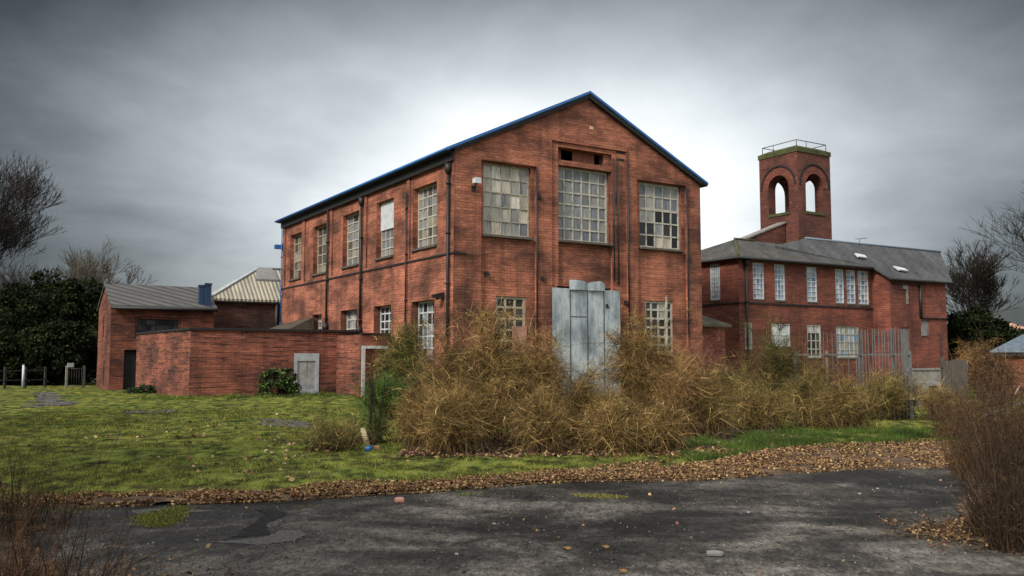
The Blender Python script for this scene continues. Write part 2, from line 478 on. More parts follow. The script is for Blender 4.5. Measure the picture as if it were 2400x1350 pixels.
def uz(px, py, O, A, N):
    p = on_plane(px, py, O, N); return (p - O).dot(A), p.z
def wrect(pxl, pxr, ytl, ytr, ybl, ybr, O, A, N):
    a = uz(pxl, ytl, O, A, N); b = uz(pxr, ytr, O, A, N); c = uz(pxl, ybl, O, A, N); d = uz(pxr, ybr, O, A, N)
    u0, u1 = (a[0] + c[0]) / 2, (b[0] + d[0]) / 2
    z1, z0 = (a[1] + b[1]) / 2, (c[1] + d[1]) / 2
    return (min(u0, u1), max(u0, u1), z0, z1)

# ================================================================== MAIN BUILDING
C0 = Vector((-2.20, 33.1, 0))
NF, NL = -V, -U                       # outward normals of the gable front and of the long side
WID, LEN = 12.62, 20.9
main = thing('brick_factory', 'large two-storey red brick factory with a blue-fringed gable roof and tall multi-pane windows', 'building', C0)
EAVE = uz(1072, 352, C0, U, NF)[1]
APEXU, APEXZ = uz(1370, 226, C0, U, NF)
APEXU = WID / 2
zm = lambda u: EAVE + (APEXZ - EAVE) * (1 - abs(u - APEXU) / APEXU)
fu = lambda px, py=600: uz(px, py, C0, U, NF)[0]
fz = lambda px, py: uz(px, py, C0, U, NF)[1]
W1 = wrect(1136, 1247, 379, 392, 549, 556, C0, U, NF)
W2 = wrect(1312, 1433, 387, 403, 562, 570, C0, U, NF)
W3 = wrect(1503, 1600, 424, 438, 577, 587, C0, U, NF)
L1 = wrect(1166, 1236, 693, 696, 824, 826, C0, U, NF)
L3 = wrect(1517, 1582, 704, 707, 830, 830, C0, U, NF)
VENT = (fu(1314, 360), fu(1420, 370), fz(1314, 371), fz(1314, 344))
DOOR = wrect(1294, 1452, 672, 684, 886, 886, C0, U, NF)
r1 = (fu(1128, 500), fu(1257, 500)); r3 = (fu(1494, 500), fu(1609, 500))
ro, ri = (fu(1294, 500), fu(1470, 500)), (fu(1311, 500), fu(1437, 500))
rects = [
    (r1[0], r1[1], .5, W1[3] + .06, .12), (r3[0], r3[1], .5, W3[3] + .06, .12),
    (ro[0], ro[1], .5, VENT[3] + .22, .07), (ri[0], ri[1], .5, VENT[3] + .02, .19),
    (*W1, 'hole'), (*W2, 'hole'), (*W3, 'hole'), (*L1, 'hole'), (*L3, 'hole'), (*VENT, 'hole'),
    (DOOR[0] + .3, DOOR[1] - .3, 0, DOOR[3] + .1, 'hole'),
]
mb = MB()
facade(mb, C0, U, NF, WID, APEXZ, rects, zm, ucuts=(APEXU,), zcuts=(EAVE,))
# side wall along V: u runs away from the camera
lu = lambda px, py: uz(px, py, C0, V, NL)[0]
SW = {}
for k, q in dict(U1=(677, 703, 554, 545, 657, 650), U2=(731, 764, 534, 522, 647, 637), U3=(800, 838, 506, 493, 626, 619),
                 U4=(879, 919, 476, 461, 604, 596), U5=(964, 1020, 441, 421, 583, 568),
                 D2=(732, 754, 739, 735, 800, 800), D3=(798, 836, 729, 724, 812, 815), D4=(876, 916, 718, 714, 806, 808),
                 D5=(964, 1017, 708, 701, 842, 845)).items():
    SW[k] = wrect(*q, C0, V, NL)
zc = [v for k, v in SW.items() if k[0] == 'U']
# same heights along each storey
ut, ub = np.mean([v[3] for v in zc]), np.mean([v[2] for v in zc])
for k in SW:
    a = SW[k]
    if k[0] == 'U': SW[k] = (a[0], a[1], ub * .6 + a[2] * .4, ut * .6 + a[3] * .4)
STRZ = uz(1040, 597, C0, V, NL)[1]
rects = []
bays = [(.75, lu(957, 600)), (lu(953, 600), lu(856, 600)), (lu(849, 600), lu(776, 600)), (lu(770, 600), lu(712, 600)), (lu(708, 600), LEN - .35)]
for (a, b) in bays: rects.append((min(a, b) + .06, max(a, b) - .06, STRZ + .12, ut + .55, .07))
for k, a in SW.items(): rects.append((*a, 'hole'))
facade(mb, C0, V, NL, LEN, EAVE, rects, hole_d=.42)
# the two far walls
C1 = C0 + U * WID; C2 = C0 + V * LEN
facade(mb, C1, V, U, LEN, EAVE)
facade(mb, C2, U, V, WID, APEXZ, (), zm, ucuts=(APEXU,), zcuts=(EAVE,))
wall = mb.build('wall', M['brick_main'], main)
# intermediate floor, keeps the inside dark
fl = MB(); fl.box(C0, U, V, .4, WID - .4, STRZ - .3, STRZ - .1, .5, LEN - .4); fl.build('upper_floor', M['dark_timber'], main)
# string course on the long side, a thin projecting tile band
sc = MB(); sc.box(C0, V, NL, .0, LEN, STRZ - .035, STRZ + .035, -.02, .05); sc.box(C0, U, NF, -.05, .55, STRZ - .035, STRZ + .035, -.02, .05)
sc.build('string_course', M['dark_timber'], main)
# roof
rf = MB()
OV, VG = .32, .16
for sgn in (0, 1):
    ue, ua = (-OV, APEXU) if sgn == 0 else (WID + OV, APEXU)
    ze = EAVE - OV * (APEXZ - EAVE) / APEXU
    P = lambda u, v, z: C0 + U * u + V * v + Z * z
    q = [P(ue, -VG, ze), P(ua, -VG, APEXZ), P(ua, LEN + VG, APEXZ), P(ue, LEN + VG, ze)]
    rf.prism([p + Z * .05 for p in q], Z * .14)
roof = rf.build('roof', M['slate_dark'], main)
vb = MB()
for sgn in (0, 1):
    ue = -OV if sgn == 0 else WID + OV
    ze = EAVE - OV * (APEXZ - EAVE) / APEXU
    a, b = P(ue, -VG - .05, ze + .06), P(APEXU, -VG - .05, APEXZ + .06)
    vb.prism([a + Z * .05, b + Z * .05, b + Z * .155, a + Z * .155], V * .06)
vb.build('verge_fringe', M['blue_fringe'], roof)  # strip carrying the lens's blue fringe along the gable edge
dk = MB()
for sgn in (0, 1):
    ue = -.04 if sgn == 0 else WID + .04
    a, b = P(ue, -VG + .012, EAVE - .08), P(APEXU, -VG + .012, APEXZ - .08)
    dk.prism([a, b, b + Z * .13, a + Z * .13], V * .12)
dk.build('bargeboard', M['dark_timber'], roof)
# dark eaves board standing for the roof-edge shadow, soffit brackets and fringe-blue gutter
eb = MB(); eb.box(C0, V, NL, -.02, LEN + .1, EAVE - .42, EAVE - .06, .012, .10); eb.box(C0, V, NL, -.02, LEN + .1, EAVE - .12, EAVE - .05, .11, .30)
eb.build('eaves_shade_board', M['dark_timber'], main)
gt = MB(); gt.tube([C0 + V * -.2 + NL * .36 + Z * (EAVE - .02), C0 + V * (LEN + .25) + NL * .36 + Z * (EAVE - .02)], .062, 10)
gut = gt.build('gutter', M['blue_fringe'], main)  # its blue is the lens fringe along the eave
# rainwater pipes
def downpipe(parent, foot, top, N, r=.055, hopper=True, jog=None, mat='black_iron'):
    b = MB(); o = N * (r + .05)
    pts = [foot + o, top + o]
    if jog: pts = [foot + o, top + o, top + o + Z * .25 + jog * .22, top + o + Z * .55 + jog * .22]
    b.tube(pts, r, 8)
    h = (top - foot).z; z = .6
    while z < h:
        p = foot + o + Z * z; b.tube([p - Z * .04, p + Z * .04], r * 1.55, 8); z += 1.9
    pp = b.build('downpipe', M[mat], parent)
    if hopper:
        c = MB(); p = top + o
        c.tube([p - Z * .28, p - Z * .1, p + Z * .12], [r * 1.3, r * 2.4, r * 2.6], 8); c.build('hopper', M[mat], pp)
    return pp
def lp(px, py): return on_plane(px, py, C0, NL)
for px, yt, yb in ((1056, 392, 850), (852, 470, 781), (773, 492, 773)):
    t = lp(px, yt); b = lp(px, yb)
    f = Vector((t.x, t.y, max(b.z, .05) if px != 1056 else .05)); f = Vector((t.x, t.y, f.z))
    pp = downpipe(main, f, Vector((t.x, t.y, t.z)), NL, .055, hopper=(px != 773))
    if px != 1056:
        k = MB(); q = f + NL * .13; k.tube([q + Z * .35, q + Z * .2, q - Z * .02], [.08, .16, .15], 8); k.build('gully_pot', M['black_iron'], pp)
t = lp(957, 452); b = lp(957, 800); downpipe(main, Vector((t.x, t.y, b.z - .8)), t, NL, .035, hopper=False)
t = on_plane(1651, 470, C1, NF); downpipe(main, C1 + U * -.02 - V * -.25 + Z * .05, C1 + U * -.02 + V * .25 + Z * (EAVE - .3), U, .05, hopper=False, mat='blue_fringe')  # made-up pipe standing for the blue lens fringe on this corner
# made-up pipe for the blue lens fringe at the side wall's far end
downpipe(main, C2 + V * -.1 + Z * 3, C2 + V * -.1 + Z * (EAVE - .15), NL, .03, hopper=False, mat='blue_fringe')
bx = MB(); q = C2 + V * .03 + Z * uz(655, 578, C2, U, NF)[1]
bx.box(q, NL, V, -.05, .42, -.13, .1, -.12, .2); bx.box(q, NL, V, -.08, .0, -.2, .2, -.16, .24); bx.build('overflow_box', M['blue_fringe'], main)
# front windows
def pf1(i, k, r): return r.choice(PALE[:4]) if (k > 0 or i < 2) and r.random() < .86 else r.choice(GREY)
def pf3(i, k, r):
    if k >= 3: return r.choice(GREY + PALE[2:3])
    if k == 0 and i in (2, 3): return (.48, .43, .33)
    return r.choice(DARK) if r.random() < .6 else r.choice(MIXED)
window(main, C0, U, NF, *W1, .30, 5, 5, palfn=pf1, bar=.028, heavy=(3,), mat='window_rusty', seed=1)
window(main, C0, U, NF, *W2, .38, 6, 6, pal=GREY, bar=.062, frame=.08, seed=2)
window(main, C0, U, NF, *W3, .30, 5, 5, palfn=pf3, bar=.062, frame=.09, seed=3, heavy=(3,))
window(main, C0, U, NF, *L1, .24, 3, 5, palfn=lambda i, k, r: r.choice(DARK), bar=.085, frame=.10, mat='window_rusty', seed=4, missing=((1, 0), (2, 1)))
wl3 = window(main, C0, U, NF, *L3, .24, 4, 6, palfn=lambda i, k, r: (.36, .33, .26) if (i == 2 and k >= 4) else r.choice(DARK), bar=.09, frame=.09, mat='window_paint', seed=5)
k = MB(); k.box(C0, U, NF, L3[1] - .42, L3[1] - .33, L3[2] + .05, L3[3] + .2, -.15, -.1); k.build('loose_batten', M['window_paint'], wl3)
k = MB(); k.box(C0, U, NF, L1[1] - .62, L1[1] + .02, L1[2] + .02, L1[2] + 1.0, -.12, -.08); k.box(C0, U, NF, L1[1] - .66, L1[1] + .04, L1[2] - .05, L1[2] + .03, -.12, .03)
k.build('window_board', M['pink_board'], main)['label'] = 'pinkish board over the corner of a lower window'
# vent opening above the middle window: boards with two gaps, a brick lintel under it
vm = MB(); a, b, c, d = VENT
for (x0, x1) in ((a, a + (b - a) * .12), (a + (b - a) * .37, a + (b - a) * .86)):
    vm = MB(); n = max(1, int((x1 - x0) / .28))
    for i in range(n):
        vm.box(C0, U, NF, x0 + (x1 - x0) * i / n, x0 + (x1 - x0) * (i + 1) / n, c, d, -.42, -.38 - .012 * (i % 2))
    vm.build('vent_board', M['red_board'], main)
lb = MB(); lb.box(C0, U, NF, ri[0] + .004, ri[1] - .004, W2[3] + .03, VENT[2] - .03, -.185, -.09); lb.build('lintel', M['brick_main'], main)
gx0, gz0 = fu(1447, 360), fz(1447, 358)
for dz_ in (0, -.32):
    vg = MB()
    vg.box(C0, U, NF, gx0, gx0 + .42, gz0 + dz_, gz0 + dz_ + .1, -.07, -.062)
    for i in range(5): vg.box(C0, U, NF, gx0 + i * .1, gx0 + .025 + i * .1, gz0 + dz_ + .001, gz0 + dz_ + .099, -.062, -.045)
    vg.build('air_brick', M['black_iron'], main)
ab = MB(); p, q = uz(1386, 300, C0, U, NF); ab.box(C0, U, NF, p - .09, p + .09, q - .06, q + .06, -.02, .015); ab.build('pale_brick', M['plastic_cream'], main)
# dark tubes standing in for the shade lines down the recess edges
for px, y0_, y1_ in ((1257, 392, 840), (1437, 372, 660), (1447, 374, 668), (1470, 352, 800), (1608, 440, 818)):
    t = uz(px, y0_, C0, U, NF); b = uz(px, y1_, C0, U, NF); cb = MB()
    cb.tube([C0 + U * t[0] + NF * .035 + Z * max(.1, b[1]), C0 + U * t[0] + NF * .035 + Z * t[1]], .032, 6); cb.build('edge_shade', M['black_iron'], main)
# sheet-steel door
dm = MB(); x0, x1, z1 = DOOR[0], DOOR[1], DOOR[3]
for i in range(4):
    a, b = x0 + (x1 - x0) * i / 4, x0 + (x1 - x0) * (i + 1) / 4
    dm.box(C0, U, NF, a + .008, b - .008, .05, z1 - .02 * (i % 3), .01 + .012 * (i % 2), .05 + .012 * (i % 2))
door = dm.build('sheeted_door', M['sheet_steel'], main)
ds = MB()
for i in (1, 2, 3):
    a = x0 + (x1 - x0) * i / 4; ds.box(C0, U, NF, a - .02, a + .02, .05, z1 - .04, .055, .074)
ds.box(C0, U, NF, x0 + (x1 - x0) * .25 + .025, x0 + (x1 - x0) * .5 - .025, z1 - 1.15, z1 - 1.12, .06, .076)
ds.build('seam', M['galv'], door)
cs = MB()                                    # two curled sheets above the door head
for s_, (a, b) in enumerate(((.235, .5), (.5, .76))):
    a, b = x0 + (x1 - x0) * a, x0 + (x1 - x0) * b; n = 10; prev = None
    for i in range(n + 1):
        t = i / n; hh = .40 - (.10 * t ** 3 if s_ == 0 else .10 * (1 - t) ** 3 + .14 * max(0, t - .75) * 4 * t)
        cur = (a + (b - a) * t, hh, .10 + .10 * math.sin(t * math.pi))
        if prev:
            A_ = C0 + U * prev[0] + NF * prev[2] + Z * (z1 - .05); B_ = C0 + U * cur[0] + NF * cur[2] + Z * (z1 - .05)
            cs.prism([A_, B_, B_ + Z * cur[1], A_ + Z * prev[1]], -NF * .02)
        prev = cur
cs.build('curled_sheet', M['sheet_steel'], door)
# side windows
def tall(i, k, r): return r.choice(PALE)
WS = []
for k_, cols, rows, pal, mat in (('U1', 3, 5, DIRT, 'window_rusty'), ('U2', 3, 5, DIRT, 'window_rusty'), ('U3', 3, 6, DIRT + GREY, 'window_paint'), ('U4', 4, 6, GREY, 'window_paint'), ('U5', 5, 6, GREY + DIRT[:3], 'window_paint'),
                           ('D2', 3, 4, MIXED, 'window_paint'), ('D3', 4, 4, MIXED, 'window_paint'), ('D4', 4, 5, DARK, 'white_paint'), ('D5', 5, 5, MIXED + DARK, 'white_paint')):
    w = window(main, C0, V, NL, *SW[k_], .38, cols, rows, pal=pal, bar=.05 if k_[0] == 'U' else .06, frame=.075, mat=mat, seed=10 + len(WS))
    WS.append(w)
    if k_ == 'U4':
        a = SW['U4']; b = MB(); b.box(C0, V, NL, a[0] + .03, a[1] - .03, a[2] + (a[3] - a[2]) * .5, a[3] - .02, -.30, -.26)
        b.build('blind_board', M['white_paint'], w)['label'] = 'white board over the upper half of the window'
# floodlight on the front and a black one by the corner pipe
p = on_plane(1110, 426, C0, NF)
lm = MB(); lm.box(p, U, NF, -.11, .11, -.09, .09, .10, .32); lm.prism([p + U * -.13 + NF * .32 + Z * -.11, p + U * .13 + NF * .32 + Z * -.11, p + U * .13 + NF * .32 + Z * .11, p + U * -.13 + NF * .32 + Z * .11], NF * .05)
fl_ = lm.build('floodlight', M['white_paint'], main)
lm = MB(); lm.tube([p + Z * -.24, p + Z * -.2 + NF * .14, p + NF * .2 + Z * -.08], .035, 6); lm.box(p, U, NF, -.09, .07, -.34, -.16, .002, .05); lm.build('lamp_bracket', M['black_iron'], fl_)
p = on_plane(1042, 692, C0, NL)
lm = MB(); lm.prism([p + NL * .02 + Z * .12, p + NL * .45 + Z * .02, p + NL * .45 + Z * -.10, p + NL * .02 + Z * -.14], V * .22); lm.tube([p + V * .1 - Z * .02, p + V * .1 + NL * .3 - Z * .16], .03, 6)
lm.build('wall_lantern', M['black_iron'], main)
wr = MB(); pts = []
for i in range(13):
    t = i / 12; pts.append(C0 + U * (-.02 + t * 1.6) + NF * .03 + Z * (STRZ + .12 - .16 * math.sin(t * 3.0)))
wr.tube(pts, .012, 5); wr.build('loose_cable', M['black_iron'], main)
rng = random.Random(5)
for px, py in ((1270, 652), (1141, 640), (1467, 708), (1262, 460), (1420, 716)):
    p = on_plane(px, py, C0, NF); bk = MB(); bk.box(p, U, NF, -.05, .05, -.10, .06, -.12, .09); bk.box(p, U, NF, .03, .12, -.09, -.05, .02, .09); bk.build('pipe_bracket', M['black_iron'], main)

# ================================================================== ANNEX (low, flat-roofed) with its porch
A0 = Vector((-13.24, 36.6, 0)); AE = Vector((-18.75, 44.45, 0))
AH = 2.80
dE = (AE - A0); LE = dE.length; dE.normalize(); NE = Vector((-dE.y, dE.x, 0))
if NE.dot(CAM - A0) < 0: NE = -NE
AF = 8.2                              # front length, runs into the factory's side wall
annex = thing('brick_annex', 'low flat-roofed red brick annex with a dark coping and a pale metal door', 'building', A0)
mb = MB()
ad = wrect(689, 747, 828, 828, 919, 921, A0, U, NF)
ad = (ad[0], ad[1], .02, ad[3])
facade(mb, A0, U, NF, 7.62, AH, [(*ad, 'hole')])
facade(mb, A0, dE, NE, LE, AH)
mb.build('wall', M['brick_annex'], annex)
rb = MB(); rb.prism([A0 + Z * (AH - .14) + U * .1 + V * .1, A0 + U * 7.5 + V * .1 + Z * (AH - .14), A0 + U * 7.5 + V * 8 + Z * (AH - .14), AE + Z * (AH - .14) + U * .1], Z * .06); rb.build('roof', M['dark_timber'], annex)
cp = MB()
cp.box(A0, U, NF, -.07, 7.6, AH - .01, AH + .085, -.30, .07)
cp.prism([A0 + dE * .05 + NE * .07 + Z * (AH - .008), AE + NE * .07 + Z * (AH - .008), AE - NE * .3 + Z * (AH - .008), A0 + dE * .31 - NE * .30 + Z * (AH - .008)], Z * .09)
cp.build('coping', M['dark_timber'], annex)
dm = MB(); fw = .14
dm.box(A0, U, NF, ad[0], ad[0] + fw, ad[2], ad[3], -.06, .03); dm.box(A0, U, NF, ad[1] - fw, ad[1], ad[2], ad[3], -.06, .03)
dm.box(A0, U, NF, ad[0] + fw, ad[1] - fw, ad[3] - .34, ad[3], -.06, .027); dm.box(A0, U, NF, ad[0] + fw, ad[1] - fw, ad[2], ad[2] + .22, -.06, .027)
adoor = dm.build('door', M['lead'], annex)
dm = MB(); dm.box(A0, U, NF, ad[0] + fw, ad[1] - fw, ad[2] + .22, ad[3] - .34, -.06, -.01); dm.build('door_panel', M['grey_panel'], adoor)
dm = MB(); q = (ad[0] + ad[1]) / 2; dm.box(A0, U, NF, q - .015, q + .015, ad[3] - 1.0, ad[3] - .36, -.01, .006); dm.build('door_seam', M['slab'], adoor)
lt = MB()     # little lean-to roof on the annex against the factory wall
p0, p1 = on_plane(660, 748, C0, NL), on_plane(735, 748, C0, NL)
b0 = Vector((p0.x, p0.y, AH)); b1 = Vector((p1.x, p1.y, AH)); w_ = NL * 1.3
lt.prism([b0 + Z * .78, b1 + Z * .95, b1 + w_ + Z * .30, b0 + w_ + Z * .22], Z * -.12)
lt.prism([b1 + Z * .02, b1 + Z * .82, b1 + w_ + Z * .17, b1 + w_ + Z * .02], V * .15)
lt.build('lean_to_roof', M['tile_brown'], annex)
# porch with the white door frame
G0 = Vector((-6.32, 37.45, 0))
porch = thing('brick_porch', 'small red brick porch with a white door frame between the annex and the factory', 'porch', G0)
mb = MB(); pw = 1.98; PH = 2.62
pd = (.0, pw - .12, .02, 2.14)
facade(mb, G0, U, NF, pw, PH, [(.10, pd[1], 0, 2.10, 'hole')], hole_d=.16)
facade(mb, G0, V, NL, 3.6, PH)
mb.face([G0 + Z * PH, G0 + U * pw + Z * PH, G0 + U * pw + V * 3.6 + Z * PH, G0 + V * 3.6 + Z * PH])
mb.build('wall', M['brick_annex'], porch)
dm = MB(); dm.box(G0, U, NF, .0, .14, .0, 2.02, -.03, .05); dm.box(G0, U, NF, .0, pd[1], 2.024, 2.15, -.03, .052); dm.build('door_frame', M['white_paint'], porch)
dm = MB()
for i in range(5): dm.box(G0, U, NF, .16 + i * .2, .355 + i * .2, .03, 2.02, -.13, -.08 + .006 * (i % 2))
dm.build('door', M['red_board'], porch)
dm = MB(); dm.box(G0, U, NF, 1.17, 1.84, .03, 1.85, -.12, -.06); dm.build('patch_panel', M['door_grey'], porch)
dm = MB(); dm.box(G0, U, NF, -.02, pw, PH + .004, PH + .07, -.25, .04); dm.build('coping', M['dark_timber'], porch)

# ================================================================== OUTBUILDING (left) and the ribbed-roof shed behind
B0 = Vector((-20.2, 44.7, 0)); BL, BW = 5.05, 4.65
outb = thing('brick_outbuilding', 'small gabled brick outbuilding with a grey lapped roof beside the dark trees', 'building', B0)
BE = uz(258, 716, B0, U, NF)[1]; BA = BE + 1.12
bz = lambda u: BE + (BA - BE) * (1 - abs(u - BW / 2) / (BW / 2))
od0, od1 = uz(290, 860, B0, U, NF)[0], uz(345, 860, B0, U, NF)[0]
ow = wrect(322, 418, 748, 748, 790, 790, B0, U, NF)
mb = MB()
facade(mb, B0, U, NF, BL, BE, [(ow[0] - .12, ow[1] + .12, ow[2] - .1, ow[3] + .12, .08), (*ow, 'hole'), (od0, od1, 0, 2.05, 'hole')])
sl1 = wrect(241, 244, 740, 740, 790, 790, B0, V, NL); sl2 = wrect(241, 244, 845, 845, 905, 905, B0, V, NL)
facade(mb, B0, V, NL, BW, BA, [(sl1[0], sl1[0] + .34, sl1[2], sl1[3], 'hole'), (sl2[0], sl2[0] + .34, sl2[2], sl2[3], 'hole')], bz, ucuts=(BW / 2,), zcuts=(BE,))
facade(mb, B0 + U * BL, V, U, BW, BA, (), bz, ucuts=(BW / 2,), zcuts=(BE,))
facade(mb, B0 + V * BW, U, V, BL, BE)
mb.build('wall', M['brick_out'], outb)
rf = MB(); Pb = lambda u, v, z: B0 + U * u + V * v + Z * z
k_ = (BA - BE) / (BW / 2)
rf.prism([Pb(-.08, -.25, BE - .25 * k_ + .04), Pb(BL + .1, -.25, BE - .25 * k_ + .04), Pb(BL + .1, BW / 2, BA + .04), Pb(-.08, BW / 2, BA + .04)], Z * .12)
rf.prism([Pb(-.08, BW + .25, BE - .25 * k_ + .04), Pb(BL + .1, BW + .25, BE - .25 * k_ + .04), Pb(BL + .1, BW / 2, BA + .04), Pb(-.08, BW / 2, BA + .04)], Z * .12)
orf = rf.build('roof', M['lap_roof'], outb)
for px, yt in ((472, 668), (487, 664)):
    p = at(px, 715, 47.2); top = at(px, yt, 47.2).z
    ch = MB(); ch.box(Vector((p.x, p.y, 0)), U, V, -.14, .14, BE - .2, top - .1, -.14, .14); ch.box(Vector((p.x, p.y, 0)), U, V, -.17, .17, top - .1, top, -.17, .17)
    ch.build('flue', M['blue_flue'], orf)
gt = MB(); gt.tube([Pb(-.05, -.32, BE - .12), Pb(BL + .1, -.32, BE - .12)], .07, 8); gt.build('gutter', M['black_iron'], outb)
window(outb, B0, U, NF, *ow, .2, 9, 3, pal=DARK, bar=.03, frame=.05, mat='dark_timber', seed=31, sillmat='concrete')
dm = MB(); dm.box(B0, U, NF, od0, od1, .02, 2.05, -.26, -.2); dm.build('door', M['dark_timber'], outb)
for s_ in (sl1, sl2):
    dm = MB(); dm.box(B0, V, NL, s_[0], s_[0] + .34, s_[2], s_[3], -.27, -.22); dm.build('slit_window', M['dark_timber'], outb)
lm = MB(); p = on_plane(366, 722, B0, NF); lm.box(p, U, NF, -.08, .08, -.06, .06, .0, .18); lm.build('wall_lantern', M['concrete'], outb)

S0 = Vector((-16.75, 49.4, 0)); SWD = 9.0
shed = thing('hipped_shed', 'sooty brick shed with a pale ribbed hipped roof behind the flat annex', 'building', S0)
SE = uz(560, 701, S0, U, NF)[1]
mb = MB(); facade(mb, S0, U, NF, SWD, SE); facade(mb, S0, V, NL, 7.0, SE); facade(mb, S0 + V * 7, U, V, SWD, SE); facade(mb, S0 + U * SWD, V, U, 7.0, SE)
mb.build('wall', M['brick_sooty'], shed)
ap = at(607, 629, 52.9); ru, rv = (ap - S0).dot(U), (ap - S0).dot(V)
Ps = lambda u, v, z: S0 + U * u + V * v + Z * z
rf = MB(); az = ap.z; e = .15
rf.face([Ps(-e, -e, SE), Ps(SWD + e, -e, SE), Ps(SWD + e, rv, az), Ps(ru, rv, az)])
rf.face([Ps(-e, 2 * rv + e, SE), Ps(-e, -e, SE), Ps(ru, rv, az)])
rf.face([Ps(SWD + e, 2 * rv + e, SE), Ps(-e, 2 * rv + e, SE), Ps(ru, rv, az), Ps(SWD + e, rv, az)])
rf.prism([Ps(-e, -e, SE - .12), Ps(SWD + e, -e, SE - .12), Ps(SWD + e, 2 * rv + e, SE - .12), Ps(-e, 2 * rv + e, SE - .12)], Z * .118)
sr = rf.build('roof', M['rib_roof'], shed)
rt = MB(); rt.tube([Ps(-e, -e, SE + .03), Ps(ru, rv, az + .03), Ps(SWD, rv, az + .03)], .09, 8); rt.build('ridge_cap', M['lead'], sr)
def on_slope(u, v): return Ps(u, v, SE + (az - SE) * (v + e) / (rv + e))
u_, v_ = ru + .05, rv * .55
rl = MB(); a, b, c, d = on_slope(u_ - .5, v_), on_slope(u_ + .9, v_), on_slope(u_ + .7, v_ + .9), on_slope(u_ - .2, v_ + .9)
rl.prism([p + Z * .02 for p in (a, b, c, d)], Z * .12); rl.build('roof_light', M['slab'], sr)
gt = MB(); gt.box(S0, U, NF, -.2, SWD, SE - .2, SE - .125, .0, .22); gt.build('gutter', M['black_iron'], shed)
pl = MB(); p = on_plane(655, 710, S0, NF); pl.tube([Vector((p.x, p.y, 2.6)) + NF * .1 - U * .18, Vector((p.x, p.y, SE - .1)) + NF * .1 - U * .18], .11, 8); pl.build('downpipe', M['black_iron'], shed)

# ================================================================== RIGHT WING, rear block, tower
Q0 = Vector((11.53, 45.0, 0)); QL = 10.75; QD = 7.0
wing = thing('brick_wing', 'two-storey brick wing with narrow white windows under a grey slate roof, below the tower', 'building', Q0)
QE = uz(1738, 600, Q0, U, NF)[1]
mb = MB()
rw = {}
for k, q in dict(a=(1765, 1791, 605, 607, 700, 701), b=(1816, 1840, 609, 611, 702, 704), c=(1891, 1915, 614, 617, 706, 708), d=(1958, 1978, 619, 621, 709, 711),
                 e=(1984, 2005, 621, 624, 711, 713), f=(2011, 2036, 623, 627, 712, 714)).items(): rw[k] = wrect(*q, Q0, U, NF)
t_, b_ = QE - .28, np.mean([v[2] for v in rw.values()])
for k in rw: rw[k] = (rw[k][0], rw[k][1], float(b_), float(t_))
lw = {}
for k, q in dict(g=(1746, 1764, 755, 755, 818, 818), h=(1808, 1852, 758, 760, 812, 812), i=(1892, 1925, 760, 761, 838, 838), j=(1960, 2014, 764, 766, 838, 838)).items(): lw[k] = wrect(*q, Q0, U, NF)
facade(mb, Q0, U, NF, QL, QE, [(*v, 'hole') for v in list(rw.values()) + list(lw.values())], hole_d=.16)
ll = wrect(1664, 1687, 608, 606, 704, 702, Q0, V, NL)
ll = (ll[0], ll[1], float(b_), float(t_))
facade(mb, Q0, V, NL, QD, QE, [(*ll, 'hole')], hole_d=.16)
facade(mb, Q0 + V * QD, U, V, QL, QE)
mb.build('wall', M['brick_right'], wing)
sc = MB(); sc.box(Q0, U, NF, -.04, QL, b_ - .26, b_ - .18, -.02, .05); sc.box(Q0, V, NL, .0, QD, b_ - .26, b_ - .18, -.02, .05)
sc.build('string_course', M['dark_timber'], wing)
for n_, (k, v) in enumerate(rw.items()):
    window(wing, Q0, U, NF, *v, .10, 3 if k in 'abf' else 2, 7, pal=SKY_PANE if k != 'f' else PALE + SKY_PANE, bar=.035, frame=.06, mat='white_paint', seed=40 + n_, heavy=(4,))
window(wing, Q0, V, NL, *ll, .10, 4, 8, pal=[(.30, .33, .34), (.25, .30, .34), (.36, .38, .38)], bar=.02, frame=.06, mat='white_paint', seed=50, heavy=(4,))  # bluish sky reflection painted into these panes too
window(wing, Q0, U, NF, *lw['g'], .10, 1, 3, pal=PALE, bar=.04, frame=.09, mat='window_paint', seed=51)
window(wing, Q0, U, NF, *lw['h'], .08, 2, 2, pal=[(.58, .60, .60), (.62, .62, .58)], bar=.02, frame=.05, mat='white_paint', seed=52)
window(wing, Q0, U, NF, *lw['i'], .10, 3, 4, palfn=lambda i, k, r: (.45, .45, .42) if k == 3 else r.choice(DARK), bar=.05, frame=.09, mat='window_paint', seed=53)
window(wing, Q0, U, NF, *lw['j'], .10, 5, 4, pal=SKY_PANE + PALE[:2], bar=.045, frame=.06, mat='window_paint', seed=54)
# roof: front slope to a ridge 2 m behind the face, hipped at the corner
Pq = lambda u, v, z: Q0 + U * u + V * v + Z * z
hp = on_plane(1722, 561, Q0 + V * 2.1, NF); hu, hz = (hp - Q0).dot(U), hp.z
lz = at(1648, 588, 49.0).z
e = .28
rf = MB()
rf.face([Pq(-e, -e, QE - .05), Pq(QL + e, -e, QE - .05), Pq(QL + e, 2.1, hz), Pq(hu, 2.1, hz)])
rf.face([Pq(-e, QD, QE - .05), Pq(-e, -e, QE - .05), Pq(hu, 2.1, hz), Pq(hu + .2, QD, hz - 1.0)])
rf.face([Pq(hu, 2.1, hz), Pq(QL + e, 2.1, hz), Pq(QL + e, QD, hz - .6), Pq(hu + .2, QD, hz - 1.0)])
rf.prism([Pq(-e, -e, QE - .16), Pq(QL + e, -e, QE - .16), Pq(QL + e, QD, QE - .16), Pq(-e, QD, QE - .16)], Z * .105)
wr_ = rf.build('roof', M['slate'], wing)
rt = MB(); rt.tube([Pq(-e, -e, QE - .02), Pq(hu, 2.1, hz + .03), Pq(3.4, 2.1, hz + .03)], .07, 8); rt.build('ridge_tile', M['moss'], wr_)
